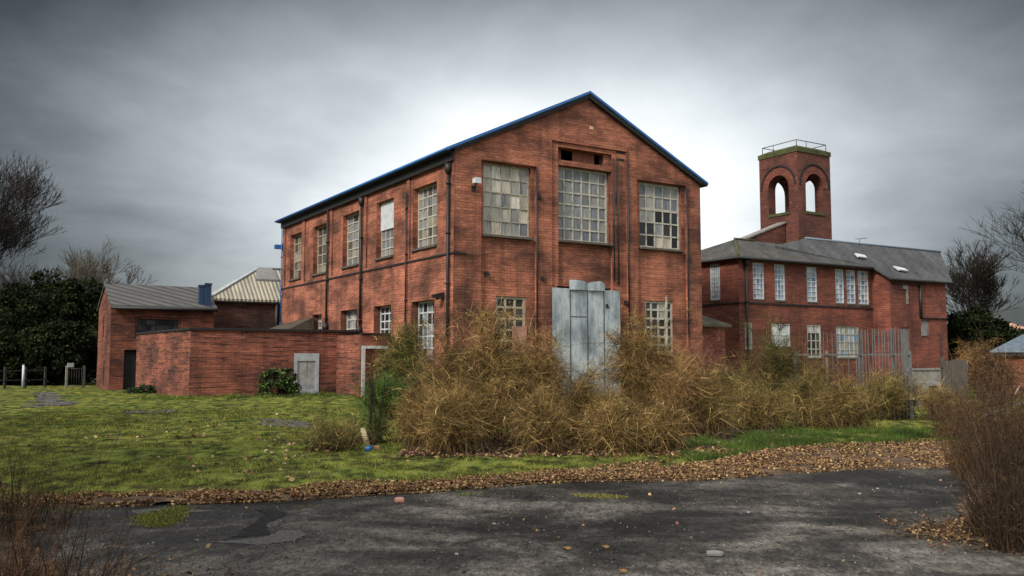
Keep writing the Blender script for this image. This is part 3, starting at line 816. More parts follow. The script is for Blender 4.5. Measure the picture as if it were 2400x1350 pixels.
gt = MB(); gt.tube([Pq(-e - .05, QD, QE - .13), Pq(-e - .05, -e - .06, QE - .13), Pq(QL, -e - .06, QE - .13)], .06, 8); gt.build('gutter', M['black_iron'], wing)
t = on_plane(1745, 612, Q0, NF); downpipe(wing, Vector((t.x, t.y, .1)), t, NF, .06)
# small mossy lean-to at the foot of the wing
P0 = at(1712, 870, 42.2); P0 = Vector((P0.x, P0.y, 0))
lean = thing('lean_to', 'little lean-to with a mossy tiled roof in the gap right of the factory', 'lean-to', P0)
mb = MB(); LW = 2.6; zr = at(1712, 767, 42.2).z
facade(mb, P0 - U * LW, U, NF, LW - .3, zr - .02); facade(mb, P0 - U * .3, V, U, 2.2, zr - .02)
mb.build('wall', M['brick_right'], lean)
zt = at(1655, 727, 43.0).z
rf = MB(); rf.prism([P0 - V * .15 + Z * zr, P0 - U * LW - V * .15 + Z * zr, P0 - U * LW + V * 1.9 + Z * zt, P0 - U * 1.15 + V * 1.9 + Z * zt], Z * .1)
rf.face([P0 - V * .15 + Z * (zr + .05), P0 - U * 1.15 + V * 1.9 + Z * (zt + .05), P0 + V * 1.9 + Z * (zr + .05)])
rf.build('roof', M['tile_moss'], lean)
pp = at(1668, 767, 42.0); downpipe(lean, Vector((pp.x, pp.y - .15, .05)), Vector((pp.x, pp.y - .15, zr - .05)), NF, .05, hopper=False)
# rear block
K0 = Vector((21.2, 49.7, 0)); KL = 5.32
block = thing('brick_block', 'tall brick block with a steep slate roof and blank patched front, right of the wing', 'building', K0)
KE = uz(2092, 648, K0, U, NF)[1]
rr = at(2200, 591, 57.0); rl_ = at(1955, 567, 51.6); rz = (rr.z + rl_.z) / 2
K1 = K0 + U * KL
mb = MB()
kd = wrect(2112, 2133, 766, 768, 832, 834, K0, U, NF); kd = (kd[0], kd[1], .6, kd[3])
kw = wrect(2160, 2178, 750, 752, 784, 786, K0, U, NF)
facade(mb, K0, U, NF, KL, KE, [(*kd, 'hole'), (*kw, 'hole')], hole_d=.15)
bk1 = Vector((rr.x, rr.y, 0)) + V * 1.5; bk0 = bk1 - U * 9.5
# side towards the wing rises with the roof slope
a, b = K0, K0 + V * 2.98
mb.face([b, a, a + Z * KE, b + Z * (rz - .05)])
mb.face([K1, bk1, bk1 + Z * (rz - 1.0), Vector((rr.x, rr.y, rz - .05)), K1 + Z * KE])
mb.face([bk1, bk0, bk0 + Z * (rz - 1), bk1 + Z * (rz - 1)])
mb.build('wall', M['brick_right'], block)
rf = MB()
eL = K0 - V * .25 - U * .25 + Z * (KE - .1); eR = K1 - V * .25 + U * .3 + Z * (KE - .1)
rR, rL = Vector((rr.x + .1, rr.y, rz)), Vector((rl_.x - 2.5 * U.x, rl_.y - 2.5 * U.y, rz))
wL = Pq(QL - 4.2, -.1, QE + .12)
q = [eL, eR, rR, rL, Pq(QL - 6.5, 1.35, hz - .25), Pq(QL - .35, -.3, QE - .02)]
rf.face(q); rf.face([p - Z * .12 for p in q][::-1])
for i in range(len(q)): p, s_ = q[i], q[(i + 1) % len(q)]; rf.face([p - Z * .12, s_ - Z * .12, s_, p])
rf.face([rR, rR + V * 3.2 - Z * 1.6, rL + V * 3.2 - Z * 1.6, rL])
brf = rf.build('roof', M['slate_dark'], block)
rt = MB(); rt.tube([rL + Z * .03, rR + Z * .03], .07, 8); rt.build('ridge_tile', M['tin_roof'], brf)
def slope_pt(px, py):
    n = (eR - eL).cross(rR - eL).normalized(); return on_plane(px, py, eL, n)
for quad in (((2002, 596), (2025, 601), (2031, 607), (2010, 604)), ((2092, 626), (2118, 632), (2128, 638), (2106, 635))):
    rl = MB(); n = (eR - eL).cross(rR - eL).normalized(); n = n if n.z > 0 else -n
    pts = [slope_pt(*s_) + n * .01 for s_ in quad]; rl.prism(pts, n * .09); rl.build('roof_light', M['white_paint'], brf)
an = MB(); p = at(2015, 575, 54); t = at(2012, 559, 54); an.tube([Vector((p.x, p.y, rz - .1)), Vector((p.x, p.y, t.z))], .025, 6)
an.tube([Vector((p.x - .25, p.y, t.z - .03)), Vector((p.x + .5, p.y + .1, t.z + .04))], .02, 6); an.build('aerial', M['galv'], brf)
eg = MB(); eg.tube([eL - Z * .08, eR - Z * .08], .06, 8); eg.build('gutter', M['black_iron'], block)
dm = MB(); dm.box(K0, U, NF, *kd[:2], .6, kd[3], -.13, -.07); dm.build('door', M['door_grey'], block)
dm = MB(); dm.box(K0, U, NF, *kw, -.13, -.06); dm.box(K0, U, NF, kw[0] - .04, (kw[0] + kw[1]) / 2 + .1, kw[2] - .05, kw[3] - .35, -.05, .03); dm.build('window_board', M['slab'], block)
dm = MB(); a = uz(2114, 668, K0, U, NF); b = uz(2128, 713, K0, U, NF)
dm.box(K0, U, NF, a[0], b[0], a[1] - .22, a[1], .0, .06); dm.box(K0, U, NF, b[0] - .14, b[0], b[1], a[1] - .224, .0, .05); dm.build('wall_patch', M['concrete'], block)
dm = MB(); a = uz(2090, 664, K0, U, NF); b = uz(2154, 670, K0, U, NF); c = uz(2156, 745, K0, U, NF); d = uz(2216, 753, K0, U, NF)
dm.tube([K0 + U * a[0] + Z * a[1] + NF * .05, K0 + U * b[0] + Z * a[1] + NF * .05], .045, 6); dm.tube([K0 + U * b[0] + Z * a[1] + NF * .07, K0 + U * b[0] + Z * c[1] + NF * .07], .09, 6)
dm.tube([K0 + U * b[0] + Z * c[1] + NF * .05, K0 + U * (KL - .1) + Z * c[1] + NF * .05], .045, 6)
dm.tube([K0 + U * (KL - .75) + Z * (c[1] - .9) + NF * .05, K0 + U * (KL - .75) + Z * .3 + NF * .05], .04, 6); dm.build('pipework', M['black_iron'], block)

# tower
T0 = Vector((16.42, 50.4, 0)); TW = 2.86; TH = on_plane(1868, 342, T0, NF).z; TB = QE - 1.0; TT = .60
tower = thing('brick_tower', 'square brick tower with open round arches and a railing, rising behind the slate roof', 'tower', T0 + Z * TB)
arZ = on_plane(1910, 497, T0, NF).z; arTop = on_plane(1910, 408, T0, NF).z
AWd = 1.52; aR = AWd / 2; spring = arTop - aR
def arch_wall(mb, O, A, N, cz, W, z0, z1, hz0, top, half, d_in, thick, inner=True):
    """wall with a round-arched opening; reveals run back by thick"""
    n = 16; c = W / 2
    P = lambda u, z, d: O + A * u + Z * z - N * d
    fl = A.cross(Z).dot(N) < 0
    def em(p): mb.face(p[::-1] if fl else p)
    for d in ((d_in,) if not inner else (d_in, thick)):
        flip_inner = d == thick
        def e2(p): (em(p[::-1]) if flip_inner else em(p))
        e2([P(0, z0, d), P(W, z0, d), P(W, hz0, d), P(0, hz0, d)])
        e2([P(0, hz0, d), P(c - half, hz0, d), P(c - half, cz, d), P(0, cz, d)])
        e2([P(c + half, hz0, d), P(W, hz0, d), P(W, cz, d), P(c + half, cz, d)])
        for i in range(n):
            a0, a1 = math.pi * i / n, math.pi * (i + 1) / n
            x0, x1 = c - half * math.cos(a0), c - half * math.cos(a1); y0, y1 = cz + half * math.sin(a0), cz + half * math.sin(a1)
            e2([P(x0, y0, d), P(x1, y1, d), P(x1, z1, d), P(x0, z1, d)])
        e2([P(0, cz, d), P(c - half, cz, d), P(c - half, z1, d), P(0, z1, d)])
        e2([P(c + half, cz, d), P(W, cz, d), P(W, z1, d), P(c + half, z1, d)])
    pts = [(c - half, hz0), (c - half, cz)] + [(c - half * math.cos(math.pi * i / n), cz + half * math.sin(math.pi * i / n)) for i in range(1, n)] + [(c + half, cz), (c + half, hz0)]
    for i in range(len(pts) - 1):
        em([P(*pts[i], d_in), P(*pts[i + 1], d_in), P(*pts[i + 1], thick), P(*pts[i], thick)])
    em([P(*pts[-1], d_in), P(*pts[0], d_in), P(*pts[0], thick), P(*pts[-1], thick)])
mb = MB()
faces = [(T0, U, NF), (T0, V, NL), (T0 + V * TW, U, V), (T0 + U * TW, V, U)]
for O, A, N in faces: arch_wall(mb, O, A, N, spring, TW, TB, TH - .3, arZ, arTop, aR, 0, TT)
mb.box(T0, U, V, .02, TW - .02, TH - .32, TH - .22, .02, TW - .02)
mb.box(T0, U, V, TT, TW - TT, arZ - .3, arZ - .05, TT, TW - TT)
tw_ = mb.build('wall', M['brick_tower'], tower)
hm = MB()
for O, A, N in faces:
    n = 18; c = TW / 2; r0, r1_ = aR + .46, aR + .55
    prev = None
    for i in range(n + 1):
        a = math.pi * (i / n); cu = (c - math.cos(a) * r0, spring + .05 + math.sin(a) * r0, c - math.cos(a) * r1_, spring + .05 + math.sin(a) * r1_)
        if prev:
            P = lambda u, z: O + A * u + Z * z
            hm.prism([P(prev[0], prev[1]), P(cu[0], cu[1]), P(cu[2], cu[3]), P(prev[2], prev[3])], N * .05)
        prev = cu
hm.build('hood_mould', M['dark_timber'], tower)
ar = MB()                                    # ring of rubbed brick round each arch
for O, A, N in faces:
    n = 18; c = TW / 2; r0, r1_ = aR + .01, aR + .42
    prev = None
    for i in range(n + 1):
        a = math.pi * (i / n); cu = (c - math.cos(a) * r0, spring + math.sin(a) * r0, c - math.cos(a) * r1_, spring + math.sin(a) * r1_)
        if prev:
            P = lambda u, z: O + A * u + Z * z
            ar.prism([P(prev[0], prev[1]), P(cu[0], cu[1]), P(cu[2], cu[3]), P(prev[2], prev[3])], N * .02)
        prev = cu
ar.build('arch_ring', M['brick_right'], tower)
sl = MB()
for O, A, N in faces: sl.box(O, A, N, TW / 2 - aR - .05, TW / 2 + aR + .05, arZ - .16, arZ - .003, -.1, .05)
sl.build('arch_sill', M['moss'], tower)
cp = MB(); n = 5
cp.box(T0, U, V, -.05, TW + .05, TH - .30, TH - .06, -.05, TW + .05)
cp.prism([T0 + U * -.05 + V * -.05 + Z * (TH - .06), T0 + U * (TW + .05) + V * -.05 + Z * (TH - .06), T0 + U * (TW + .05) + V * (TW + .05) + Z * (TH - .06), T0 + U * -.05 + V * (TW + .05) + Z * (TH - .06)], Z * .02)
b_ = [T0 + U * u + V * v + Z * (TH - .04) for u, v in ((-.05, -.05), (TW + .05, -.05), (TW + .05, TW + .05), (-.05, TW + .05))]
t_ = [T0 + U * u + V * v + Z * (TH + .17) for u, v in ((.38, .38), (TW - .38, .38), (TW - .38, TW - .38), (.38, TW - .38))]
for i in range(4): cp.face([b_[i], b_[(i + 1) % 4], t_[(i + 1) % 4], t_[i]])
cp.face(t_); cp.build('mossy_cap', M['moss'], tower)
rl = MB(); zt = TH + .42
cs_ = [T0 + U * u + V * v for u, v in ((.15, .15), (TW - .15, .15), (TW - .15, TW - .15), (.15, TW - .15))]
for i in range(4):
    a, b = cs_[i], cs_[(i + 1) % 4]
    rl.tube([a + Z * zt, b + Z * zt], .025, 6)
    rl.tube([a + Z * (TH + .0), a + Z * zt], .025, 6)
    m_ = a.lerp(b, .33); rl.tube([m_ + Z * TH, m_ + Z * zt], .02, 6)
rl.build('railing', M['galv'], tower)
fs = MB(); fs.box(T0, U, NF, -.15, TW + .1, hz - .14, hz + .06, .01, .12); fs.build('flashing', M['lead'], tower)
# sloping shoulder wall against the tower
wd = MB(); sO = T0 + V * .9
a = on_plane(1746, 562, sO, NF); b = on_plane(1840, 523, sO, NF)
ua, ub_ = (a - sO).dot(U), (b - sO).dot(U)
wd.prism([sO + U * ua + Z * (a.z - .6), sO + U * ub_ + Z * (a.z - .9), sO + U * ub_ + Z * b.z, sO + U * ua + Z * a.z], V * .6)
sh = wd.build('shoulder_wall', M['brick_tower'], tower)
wd = MB(); wd.prism([sO + U * (ua - .1) - V * .06 + Z * (a.z - .03), sO + U * (ub_ + .05) - V * .06 + Z * (b.z + .01), sO + U * (ub_ + .05) - V * .06 + Z * (b.z + .10), sO + U * (ua - .1) - V * .06 + Z * (a.z + .06)], V * .72); wd.build('coping', M['concrete'], sh)

# ================================================================== numpy vegetation
def N3(a): return a / np.maximum(np.linalg.norm(a, axis=-1, keepdims=True), 1e-9)
def strands(starts, dirs, L, width, droop, cols, rs, segs=3, wob=.12, taper=.15):
    n = len(starts); t = np.linspace(0, 1, segs + 1)
    side = N3(np.cross(dirs, rs.normal(size=(n, 3))))
    bend = rs.normal(size=(n, 3)) * wob
    g = np.array([0, 0, -1.0])
    pts = starts[:, None] + dirs[:, None] * (L[:, None] * t)[..., None] + (bend * L[:, None])[:, None] * (t ** 2)[None, :, None] + g * ((droop * L)[:, None] * t ** 2)[..., None]
    w = (width[:, None] * (1 - (1 - taper) * t))[..., None] * .5
    a = pts - side[:, None] * w; b = pts + side[:, None] * w
    v = np.stack([a, b], 2).reshape(-1, 3)
    base = (np.arange(n) * (segs + 1) * 2)[:, None] + (np.arange(segs) * 2)[None]
    f = np.stack([base, base + 1, base + 3, base + 2], -1).reshape(-1, 4)
    c = np.repeat(cols, (segs + 1) * 2, axis=0)
    return v, f, c
def cat(parts):
    vs, fs, cs = [], [], []; o = 0
    for v, f, c in parts: vs.append(v); fs.append(f + o); cs.append(c); o += len(v)
    return np.concatenate(vs), np.concatenate(fs), np.concatenate(cs)
def leaves(centers, size, cols, rs, up=.3, aspect=.6):
    n = len(centers)
    nrm = N3(rs.normal(size=(n, 3)) + np.array([0, 0, up])); a = N3(np.cross(nrm, rs.normal(size=(n, 3)))); b = np.cross(nrm, a)
    a = a * size[:, None]; b = b * size[:, None] * aspect
    fold = nrm * size[:, None] * .25
    v = np.stack([centers - a, centers - b + fold, centers + a, centers + b + fold], 1).reshape(-1, 3)
    return v, np.arange(4 * n).reshape(n, 4), np.repeat(cols, 4, axis=0)
def pick(pal, n, rs, jit=.25):
    pal = np.array(pal); c = pal[rs.randint(0, len(pal), n)]
    return np.clip(c * (1 + rs.uniform(-jit, jit, (n, 1))), .002, 1)
def tubes(p0, p1, r0, r1, sides=4):
    d = N3(p1 - p0); ref = np.where(np.abs(d[:, 2:3]) > .9, np.array([[1., 0, 0]]), np.array([[0, 0, 1.]]))
    a = N3(np.cross(d, ref)); b = np.cross(d, a)
    ang = np.arange(sides) * 2 * np.pi / sides
    ring = a[:, None] * np.cos(ang)[None, :, None] + b[:, None] * np.sin(ang)[None, :, None]
    v = np.concatenate([p0[:, None] + ring * r0[:, None, None], p1[:, None] + ring * r1[:, None, None]], 1).reshape(-1, 3)
    base = np.arange(len(p0))[:, None] * 2 * sides; k = np.arange(sides)[None]; k2 = (k + 1) % sides
    f = np.stack([base + k, base + k2, base + sides + k2, base + sides + k], -1).reshape(-1, 4)
    return v, f

TAN = [(.36, .225, .08), (.28, .17, .055), (.20, .118, .038), (.46, .30, .12), (.13, .075, .028), (.07, .042, .018), (.20, .15, .045), (.12, .095, .03), (.045, .03, .015)]
OLIVE = [(.28, .20, .066), (.20, .155, .045), (.125, .105, .03), (.34, .24, .085), (.08, .064, .024), (.045, .036, .016)]
RUSSET = [(.20, .10, .045), (.14, .065, .035), (.26, .145, .06), (.10, .05, .03), (.30, .18, .075)]
DKBROWN = [(.042, .027, .017), (.028, .018, .012), (.065, .04, .022), (.018, .012, .009), (.095, .058, .028)]
GREEN = [(.075, .12, .022), (.05, .09, .018), (.10, .145, .03), (.03, .055, .014)]
DKGREEN = [(.010, .016, .007), (.015, .022, .008), (.006, .010, .005), (.024, .029, .011)]

def bush(name, label, catg, pos, r, h, pal, n, seed, group=None, canes=64, canecol=(.085, .05, .03), lobes=6, sl=.32, w=.011, droop=.55, spread=1.0, green=None, up=.15, bare=.22):
    rs = np.random.RandomState(seed); h *= .90
    root = thing(name, label, catg, (pos[0], pos[1], 0), group)
    base = np.array([pos[0], pos[1], 0.0])
    ang = rs.uniform(0, 2 * np.pi, lobes); rad = rs.uniform(.25, .85, lobes) * r
    lob = np.stack([np.cos(ang) * rad * 1.1, np.sin(ang) * rad, h * (1 - .55 * (rad / r) ** 2) * rs.uniform(.72, 1.0, lobes)], 1)
    lob[0] = (rs.uniform(-.15, .15) * r, rs.uniform(-.2, .2) * r, h * .95)
    li = rs.randint(0, lobes, canes)
    tgt = lob[li] + rs.normal(size=(canes, 3)) * np.array([.26 * r, .26 * r, .13 * h]) * spread
    tgt[:, 2] = np.clip(tgt[:, 2], .10 * h, h * 1.1)
    wild = rs.uniform(size=canes) < .16; tgt[wild] *= np.array([1.05, 1.05, 1.0]); tgt[wild, 2] = h * rs.uniform(.85, 1.42, int(wild.sum()))
    b0 = np.stack([rs.normal(0, .3 * r, canes), rs.normal(0, .3 * r, canes), np.zeros(canes)], 1)
    ctl = b0 * .7 + tgt * .3; ctl[:, 2] = tgt[:, 2] * rs.uniform(.8, 1.15, canes)
    T = np.linspace(0, 1, 7)
    bez = lambda t, i: ((1 - t) ** 2)[:, None] * b0[i] + (2 * t * (1 - t))[:, None] * ctl[i] + (t ** 2)[:, None] * tgt[i]
    ii = np.arange(canes); P0, P1, R0, R1 = [], [], [], []
    for a in range(6):
        P0.append(bez(np.full(canes, T[a]), ii)); P1.append(bez(np.full(canes, T[a + 1]), ii))
        R0.append(np.full(canes, .012 * (1 - .75 * T[a]))); R1.append(np.full(canes, .012 * (1 - .75 * T[a + 1])))
    v, f = tubes(np.concatenate(P0) + base, np.concatenate(P1) + base, np.concatenate(R0), np.concatenate(R1), 3)
    np_obj('stems', v, f, np.tile(np.array(canecol), (len(v), 1)), M['straw'], root)
    # side shoots off the canes, then fine wiry twigs off the shoots
    ns = int(n * .13); i = rs.randint(0, canes, ns); t = bare + (1 - bare) * rs.uniform(0, 1, ns) ** .85
    st = bez(t, i); tan = N3(bez(np.minimum(t + .05, 1.0), i) - bez(t - .05, i))
    d = N3(tan * .7 + rs.normal(size=(ns, 3)) * .7 + np.array([0, 0, up + .12]))
    L = rs.uniform(.35, 1.3, ns) * sl * 1.35; dr = rs.uniform(.1, 1.0, ns) * droop
    cane_tone = np.clip(rs.normal(1.05, .42, canes), .3, 1.8)
    tone = np.clip(cane_tone[i] * rs.uniform(.6, 1.3, ns), .25, 1.8)
    bend = rs.normal(size=(ns, 3)) * .3 * L[:, None]
    cols = np.clip(pick(pal, ns, rs) * tone[:, None] * .8, .002, .7)
    A = strands(st + base, d, L, rs.uniform(.7, 1.3, ns) * w * .8, dr, cols, rs, segs=5, wob=.5)
    nt = int(n * 1.45); j = rs.randint(0, ns, nt); q = rs.uniform(.05, 1, nt)
    p = st[j] + d[j] * (L[j] * q)[:, None]; p[:, 2] -= dr[j] * L[j] * q ** 2
    p += rs.normal(size=(nt, 3)) * .012
    d3 = N3(d[j] * .45 + rs.normal(size=(nt, 3)) * .8 + np.array([0, 0, up * .6]))
    cols = pick(pal, nt, rs, .3)
    if green:
        g = rs.uniform(size=nt) < green * (.4 + 1.2 * (np.sin(i[j] * 1.7) > 0)); cols[g] = pick(GREEN, int(g.sum()), rs)
    cols = np.clip(cols * tone[j][:, None], .002, .7)
    B = strands(p + base, d3, rs.uniform(.25, 1.0, nt) ** 1.3 * sl * .85, rs.uniform(.4, 1.5, nt) * w * .66, rs.uniform(.1, 1.2, nt) * droop, cols, rs, segs=4, wob=.85)
    v, f, c = cat([A, B])
    v[:, 2] = np.maximum(v[:, 2], .01)
    np_obj('foliage', v, f, c, M['straw'], root)
    return root

def gp(px, py): p = ground(px, py); return (p.x, p.y)
def spec(px, yb, yt, hw):
    p = ground(px, yb); Y = p.y
    return (p.x, p.y), hw * Y / F, max(.2, at(px, yt, Y).z)

G_TAN = 'tangled dry bushes in front of the factory'
bl = [
 ('straw coloured low bramble at the left end of the bush row, beside the green ivy', 985, 1050, 945, 85, TAN, 6500, {}),
 ('tall tan bramble heap peaking below the lower left factory window', 1135, 1038, 788, 115, TAN, 11500, dict(canes=90, bare=.45)),
 ('tan hump sloping down from the tallest bramble towards the ivy bush', 1055, 1035, 865, 90, TAN, 7500, dict(bare=.42)),
 ('tan drooping bush just left of the steel-sheeted doorway', 1240, 1048, 838, 110, TAN, 10000, dict(bare=.42)),
 ('pale dry bush spread across the foot of the steel door', 1365, 1040, 905, 100, TAN, 6500, dict(canes=80, bare=.42)),
 ('shaggy golden bush reaching up beside the right edge of the steel door', 1500, 1025, 782, 86, TAN, 9500, dict(canes=80, bare=.42)),
 ('low straw bush hanging over the leaves below the steel door', 1440, 1064, 960, 75, TAN, 5000, {}),
 ('straggling straw bramble over the leafy edge, left of the one below the steel door', 1275, 1066, 950, 62, TAN, 4600, {}),
 ('rounded straw bramble at the front left, next to the discarded tube', 1070, 1064, 940, 100, TAN, 6500, {}),
 ('russet twiggy bush under the lower right factory window', 1590, 1030, 872, 110, RUSSET + TAN[:3] + OLIVE[1:3], 8500, dict(bare=.42)),
 ('small rounded straw tussock on the green verge below the factory corner', 1570, 1058, 975, 62, TAN, 3600, dict(lobes=3)),
 ('tan bush lying low in front of the factory right corner', 1655, 1030, 925, 85, TAN + OLIVE, 6000, {}),
]
for s_, (lab, px, yb, yt, hw, pal, n, kw_) in enumerate(bl):
    pos, r, h = spec(px, yb, yt, hw)
    bush('dry_bush', lab, 'bush', pos, r, h, pal, n, 100 + s_, G_TAN, **kw_)
G_OL = 'olive bushes along the metal fence'
bl = [
 ('olive brown bush right of the factory corner, below the mossy lean-to', 1712, 1000, 872, 75, OLIVE, 7000, {}),
 ('dark upright woody bush with green shoots below the boarded wing window', 1822, 985, 800, 85, OLIVE[1:3] + [(.07, .055, .025), (.05, .04, .02)], 7500, dict(green=.14, droop=.1, up=.5, canes=60, canecol=(.04, .03, .02))),
 ('yellow olive bush in front of the thin left end of the metal fence', 1900, 1000, 878, 75, OLIVE, 7500, {}),
 ('hanging brown bush over the green verge, below the fence rails', 1790, 1008, 930, 90, OLIVE + TAN[1:3], 6000, {}),
 ('golden grass hummock before the dense fence pales', 1985, 1008, 918, 75, TAN + OLIVE, 6500, {}),
 ('upright yellow grass clump at the foot of the fence pales', 2065, 985, 905, 60, OLIVE, 6500, dict(droop=.15, up=.9)),
 ('brown grass clump round the end post of the metal fence', 2120, 980, 915, 50, OLIVE + RUSSET, 5000, dict(droop=.2, up=.8)),
 ('leaning dry grass clump between the fence end and the dark reeds', 2195, 985, 930, 60, OLIVE + TAN, 5000, dict(droop=.5, up=.5)),
]
for s_, (lab, px, yb, yt, hw, pal, n, kw_) in enumerate(bl):
    pos, r, h = spec(px, yb, yt, hw)
    bush('olive_bush', lab, 'bush', pos, r, h, pal, n, 140 + s_, G_OL, **kw_)
# ivy-green and straw bush by the porch
pos, r, h = spec(945, 955, 800, 62)
bush('ivy_bush', 'tall half-green ivy and straw bush in front of the porch door', 'bush', pos, r, h, TAN + OLIVE, 12000, 171, green=.5, canes=70, sl=.45, w=.02)
pos, r, h = spec(905, 985, 905, 60)
bush('green_shrub', 'loose bright green shrub on the lawn below the ivy bush', 'shrub', pos, r, h, GREEN, 5000, 172, sl=.3, w=.014, droop=.1, up=.5)
# crimson-twigged scrub against the wall
for s_, (px, yb, yt, hw, lab) in enumerate(((1040, 960, 835, 45, 'purplish bare scrub against the wall left of the tan bramble'), (1285, 965, 830, 45, 'purplish bare twigs against the wall left of the steel door'), (1640, 965, 815, 60, 'purplish bare scrub at the right corner of the factory'))):
    pos, r, h = spec(px, yb, yt, hw)
    bush('bare_scrub', lab, 'bush', pos, r, h, [(.16, .055, .05), (.11, .04, .035), (.20, .10, .07)], 2600, 180 + s_, 'bare purple scrub along the factory wall', canes=60, sl=.4, w=.009, droop=0, up=.7, canecol=(.09, .04, .035))

# dark reeds, right foreground, and weeds, left foreground
def reeds(name, label, pos, r, h, n, seed, pal, group, lean=.22, w=.008):
    rs = np.random.RandomState(seed); root = thing(name, label, 'reeds', (pos[0], pos[1], 0), group)
    a = rs.uniform(0, 2 * np.pi, n); q = np.sqrt(rs.uniform(0, 1, n)) * r
    st = np.stack([pos[0] + np.cos(a) * q, pos[1] + np.sin(a) * q * .8, np.zeros(n)], 1)
    d = N3(np.stack([np.cos(a) * lean * q / r + rs.normal(0, .14, n), np.sin(a) * lean * q / r + rs.normal(0, .14, n), np.ones(n)], 1))
    L = h * rs.uniform(.08, 1.1, n) ** .6 * (1 - .12 * (q / r) ** 2)
    v1 = strands(st, d, L, rs.uniform(.7, 1.3, n) * w, rs.uniform(0, .12, n), pick(pal, n, rs), rs, segs=5, wob=.24)
    v, f, c = v1; np_obj('stems', v, f, c, M['straw'], root)
    m_ = n * 9; i = rs.randint(0, n, m_); t = rs.uniform(.2, 1, m_)
    s2 = st[i] + d[i] * (L[i] * t)[:, None]
    s2 = s2 + rs.normal(size=(m_, 3)) * .03; d2 = N3(d[i] * .5 + rs.normal(size=(m_, 3)) * .7)
    v, f, c = strands(s2, d2, rs.uniform(.06, .24, m_) * h * .6, rs.uniform(.6, 1.4, m_) * w * .5, rs.uniform(0, .8, m_), pick(pal, m_, rs), rs)
    v[:, 2] = np.maximum(v[:, 2], .01)
    np_obj('foliage', v, f, c, M['straw'], root)
for s_, (px, yb, yt, hw, n, lab) in enumerate((
    (2345, 1262, 1000, 58, 330, 'dense dark reed clump leaning over the road at the right'),
    (2425, 1240, 830, 72, 620, 'tallest dark reeds at the right edge of the road'),
    (2385, 1290, 1080, 62, 300, 'short dark reeds lowest in the right corner, over the road edge'),
    (2320, 1120, 895, 80, 620, 'brown reed clump behind the dense dark one, above the leaf litter'),
    (2395, 1080, 850, 85, 640, 'brown reeds farther back in front of the tin-roofed shed'),
    (2250, 1030, 905, 50, 520, 'thin brown reeds beside the wooden fence panel'))):
    p = ground(px, yb); h = max(.4, at(px, yt, p.y).z)
    reeds('reed_clump', lab, (p.x, p.y), hw * p.y / F, h, n, 200 + s_, DKBROWN if s_ < 3 else DKBROWN + RUSSET[:2] + [(.12, .085, .035)], 'brown reeds on the right')
reeds('weed_clump', 'dry brown weeds filling the lower left corner by the road', (-3.0, 5.4), .6, .98, 420, 220, DKBROWN + RUSSET[:2], None, w=.007)
reeds('weed_clump', 'sparse dark weeds behind the corner clump, at the lawn edge on the left', (-5.0, 8.6), .75, .75, 420, 221, DKBROWN + [(.06, .06, .02)], None, w=.009)

# leafy evergreen shrub by the annex wall
def leafy(name, label, catg, pos, rx, ry, z0, h, n, size, pal, seed, clumps=40, trunk=None, group=None, shape='dome', up=.3, mat='leaf', barkm='bark'):
    rs = np.random.RandomState(seed); root = thing(name, label, catg, (pos[0], pos[1], 0), group)
    base = np.array([pos[0], pos[1], z0])
    dirs = N3(rs.normal(size=(clumps, 3))); dirs[:, 2] = np.abs(dirs[:, 2]) if shape == 'dome' else dirs[:, 2]
    rad = rs.uniform(.35, 1, clumps) ** .5
    cc = dirs * rad[:, None] * np.array([rx, ry, h])
    if shape == 'cone':
        tz = rs.uniform(0, 1, clumps) ** 1.1; k = (1 - tz) ** .75 * rs.uniform(.5, 1.1, clumps) + .04; an = rs.uniform(0, 6.28, clumps)
        cc = np.stack([np.cos(an) * rx * k, np.sin(an) * ry * k, tz * h], 1)
    if shape == 'ball': cc[:, 2] = cc[:, 2] * .5 + h * .5
    cr = rs.uniform(.6, 1.3, clumps) * .30 * (rx * ry * h) ** (1 / 3) * (40 / clumps) ** .33
    i = rs.randint(0, clumps, n)
    p = cc[i] + N3(rs.normal(size=(n, 3))) * (cr[i] * rs.uniform(0, 1, n) ** .5)[:, None] * np.array([1, 1, .7])
    p[:, 2] = np.maximum(p[:, 2], -z0 + .03)
    tone = rs.uniform(.6, 1.45, clumps)
    cols = np.clip(pick(pal, n, rs, .3) * tone[i][:, None], .002, 1)
    v, f, c = leaves(p + base, rs.uniform(.6, 1.35, n) * size, cols, rs, up)
    # limbs from the stem to every clump
    tz = np.clip(cc[:, 2] * .45, -z0 + .02, None)
    p0 = np.stack([cc[:, 0] * .04, cc[:, 1] * .04, tz], 1) + base; p1 = cc + base
    tr = trunk or .03 * rx
    tv, tf = tubes(p0, p1, np.full(clumps, tr * .35), np.full(clumps, tr * .1), 4)
    tv2, tf2 = tubes(np.array([[pos[0], pos[1], -.05], [pos[0], pos[1], z0 + .1 * h]]), np.array([[pos[0], pos[1], z0 + .1 * h], [pos[0] + .05, pos[1], z0 + .75 * h]]), np.array([tr, tr * .8]), np.array([tr * .8, tr * .25]), 7)
    tv3 = np.concatenate([tv, tv2]); tf3 = np.concatenate([tf, tf2 + len(tv)])
    np_obj('trunk', tv3, tf3, None, M[barkm], root)
    np_obj('crown', v, f, c, M[mat], root)
    return root
p = gp(652, 930)
leafy('evergreen_shrub', 'dark glossy green shrub against the annex wall, left of the pale door', 'shrub', p, .95, .6, .05, 1.25, 5200, .055, GREEN[:3] + DKGREEN, 230, clumps=46)
p = gp(345, 922)
leafy('ground_ivy', 'low dark ivy patch at the foot of the annex end wall', 'ivy', p, 1.1, .5, .0, .35, 2600, .05, GREEN + DKGREEN, 231, clumps=40)

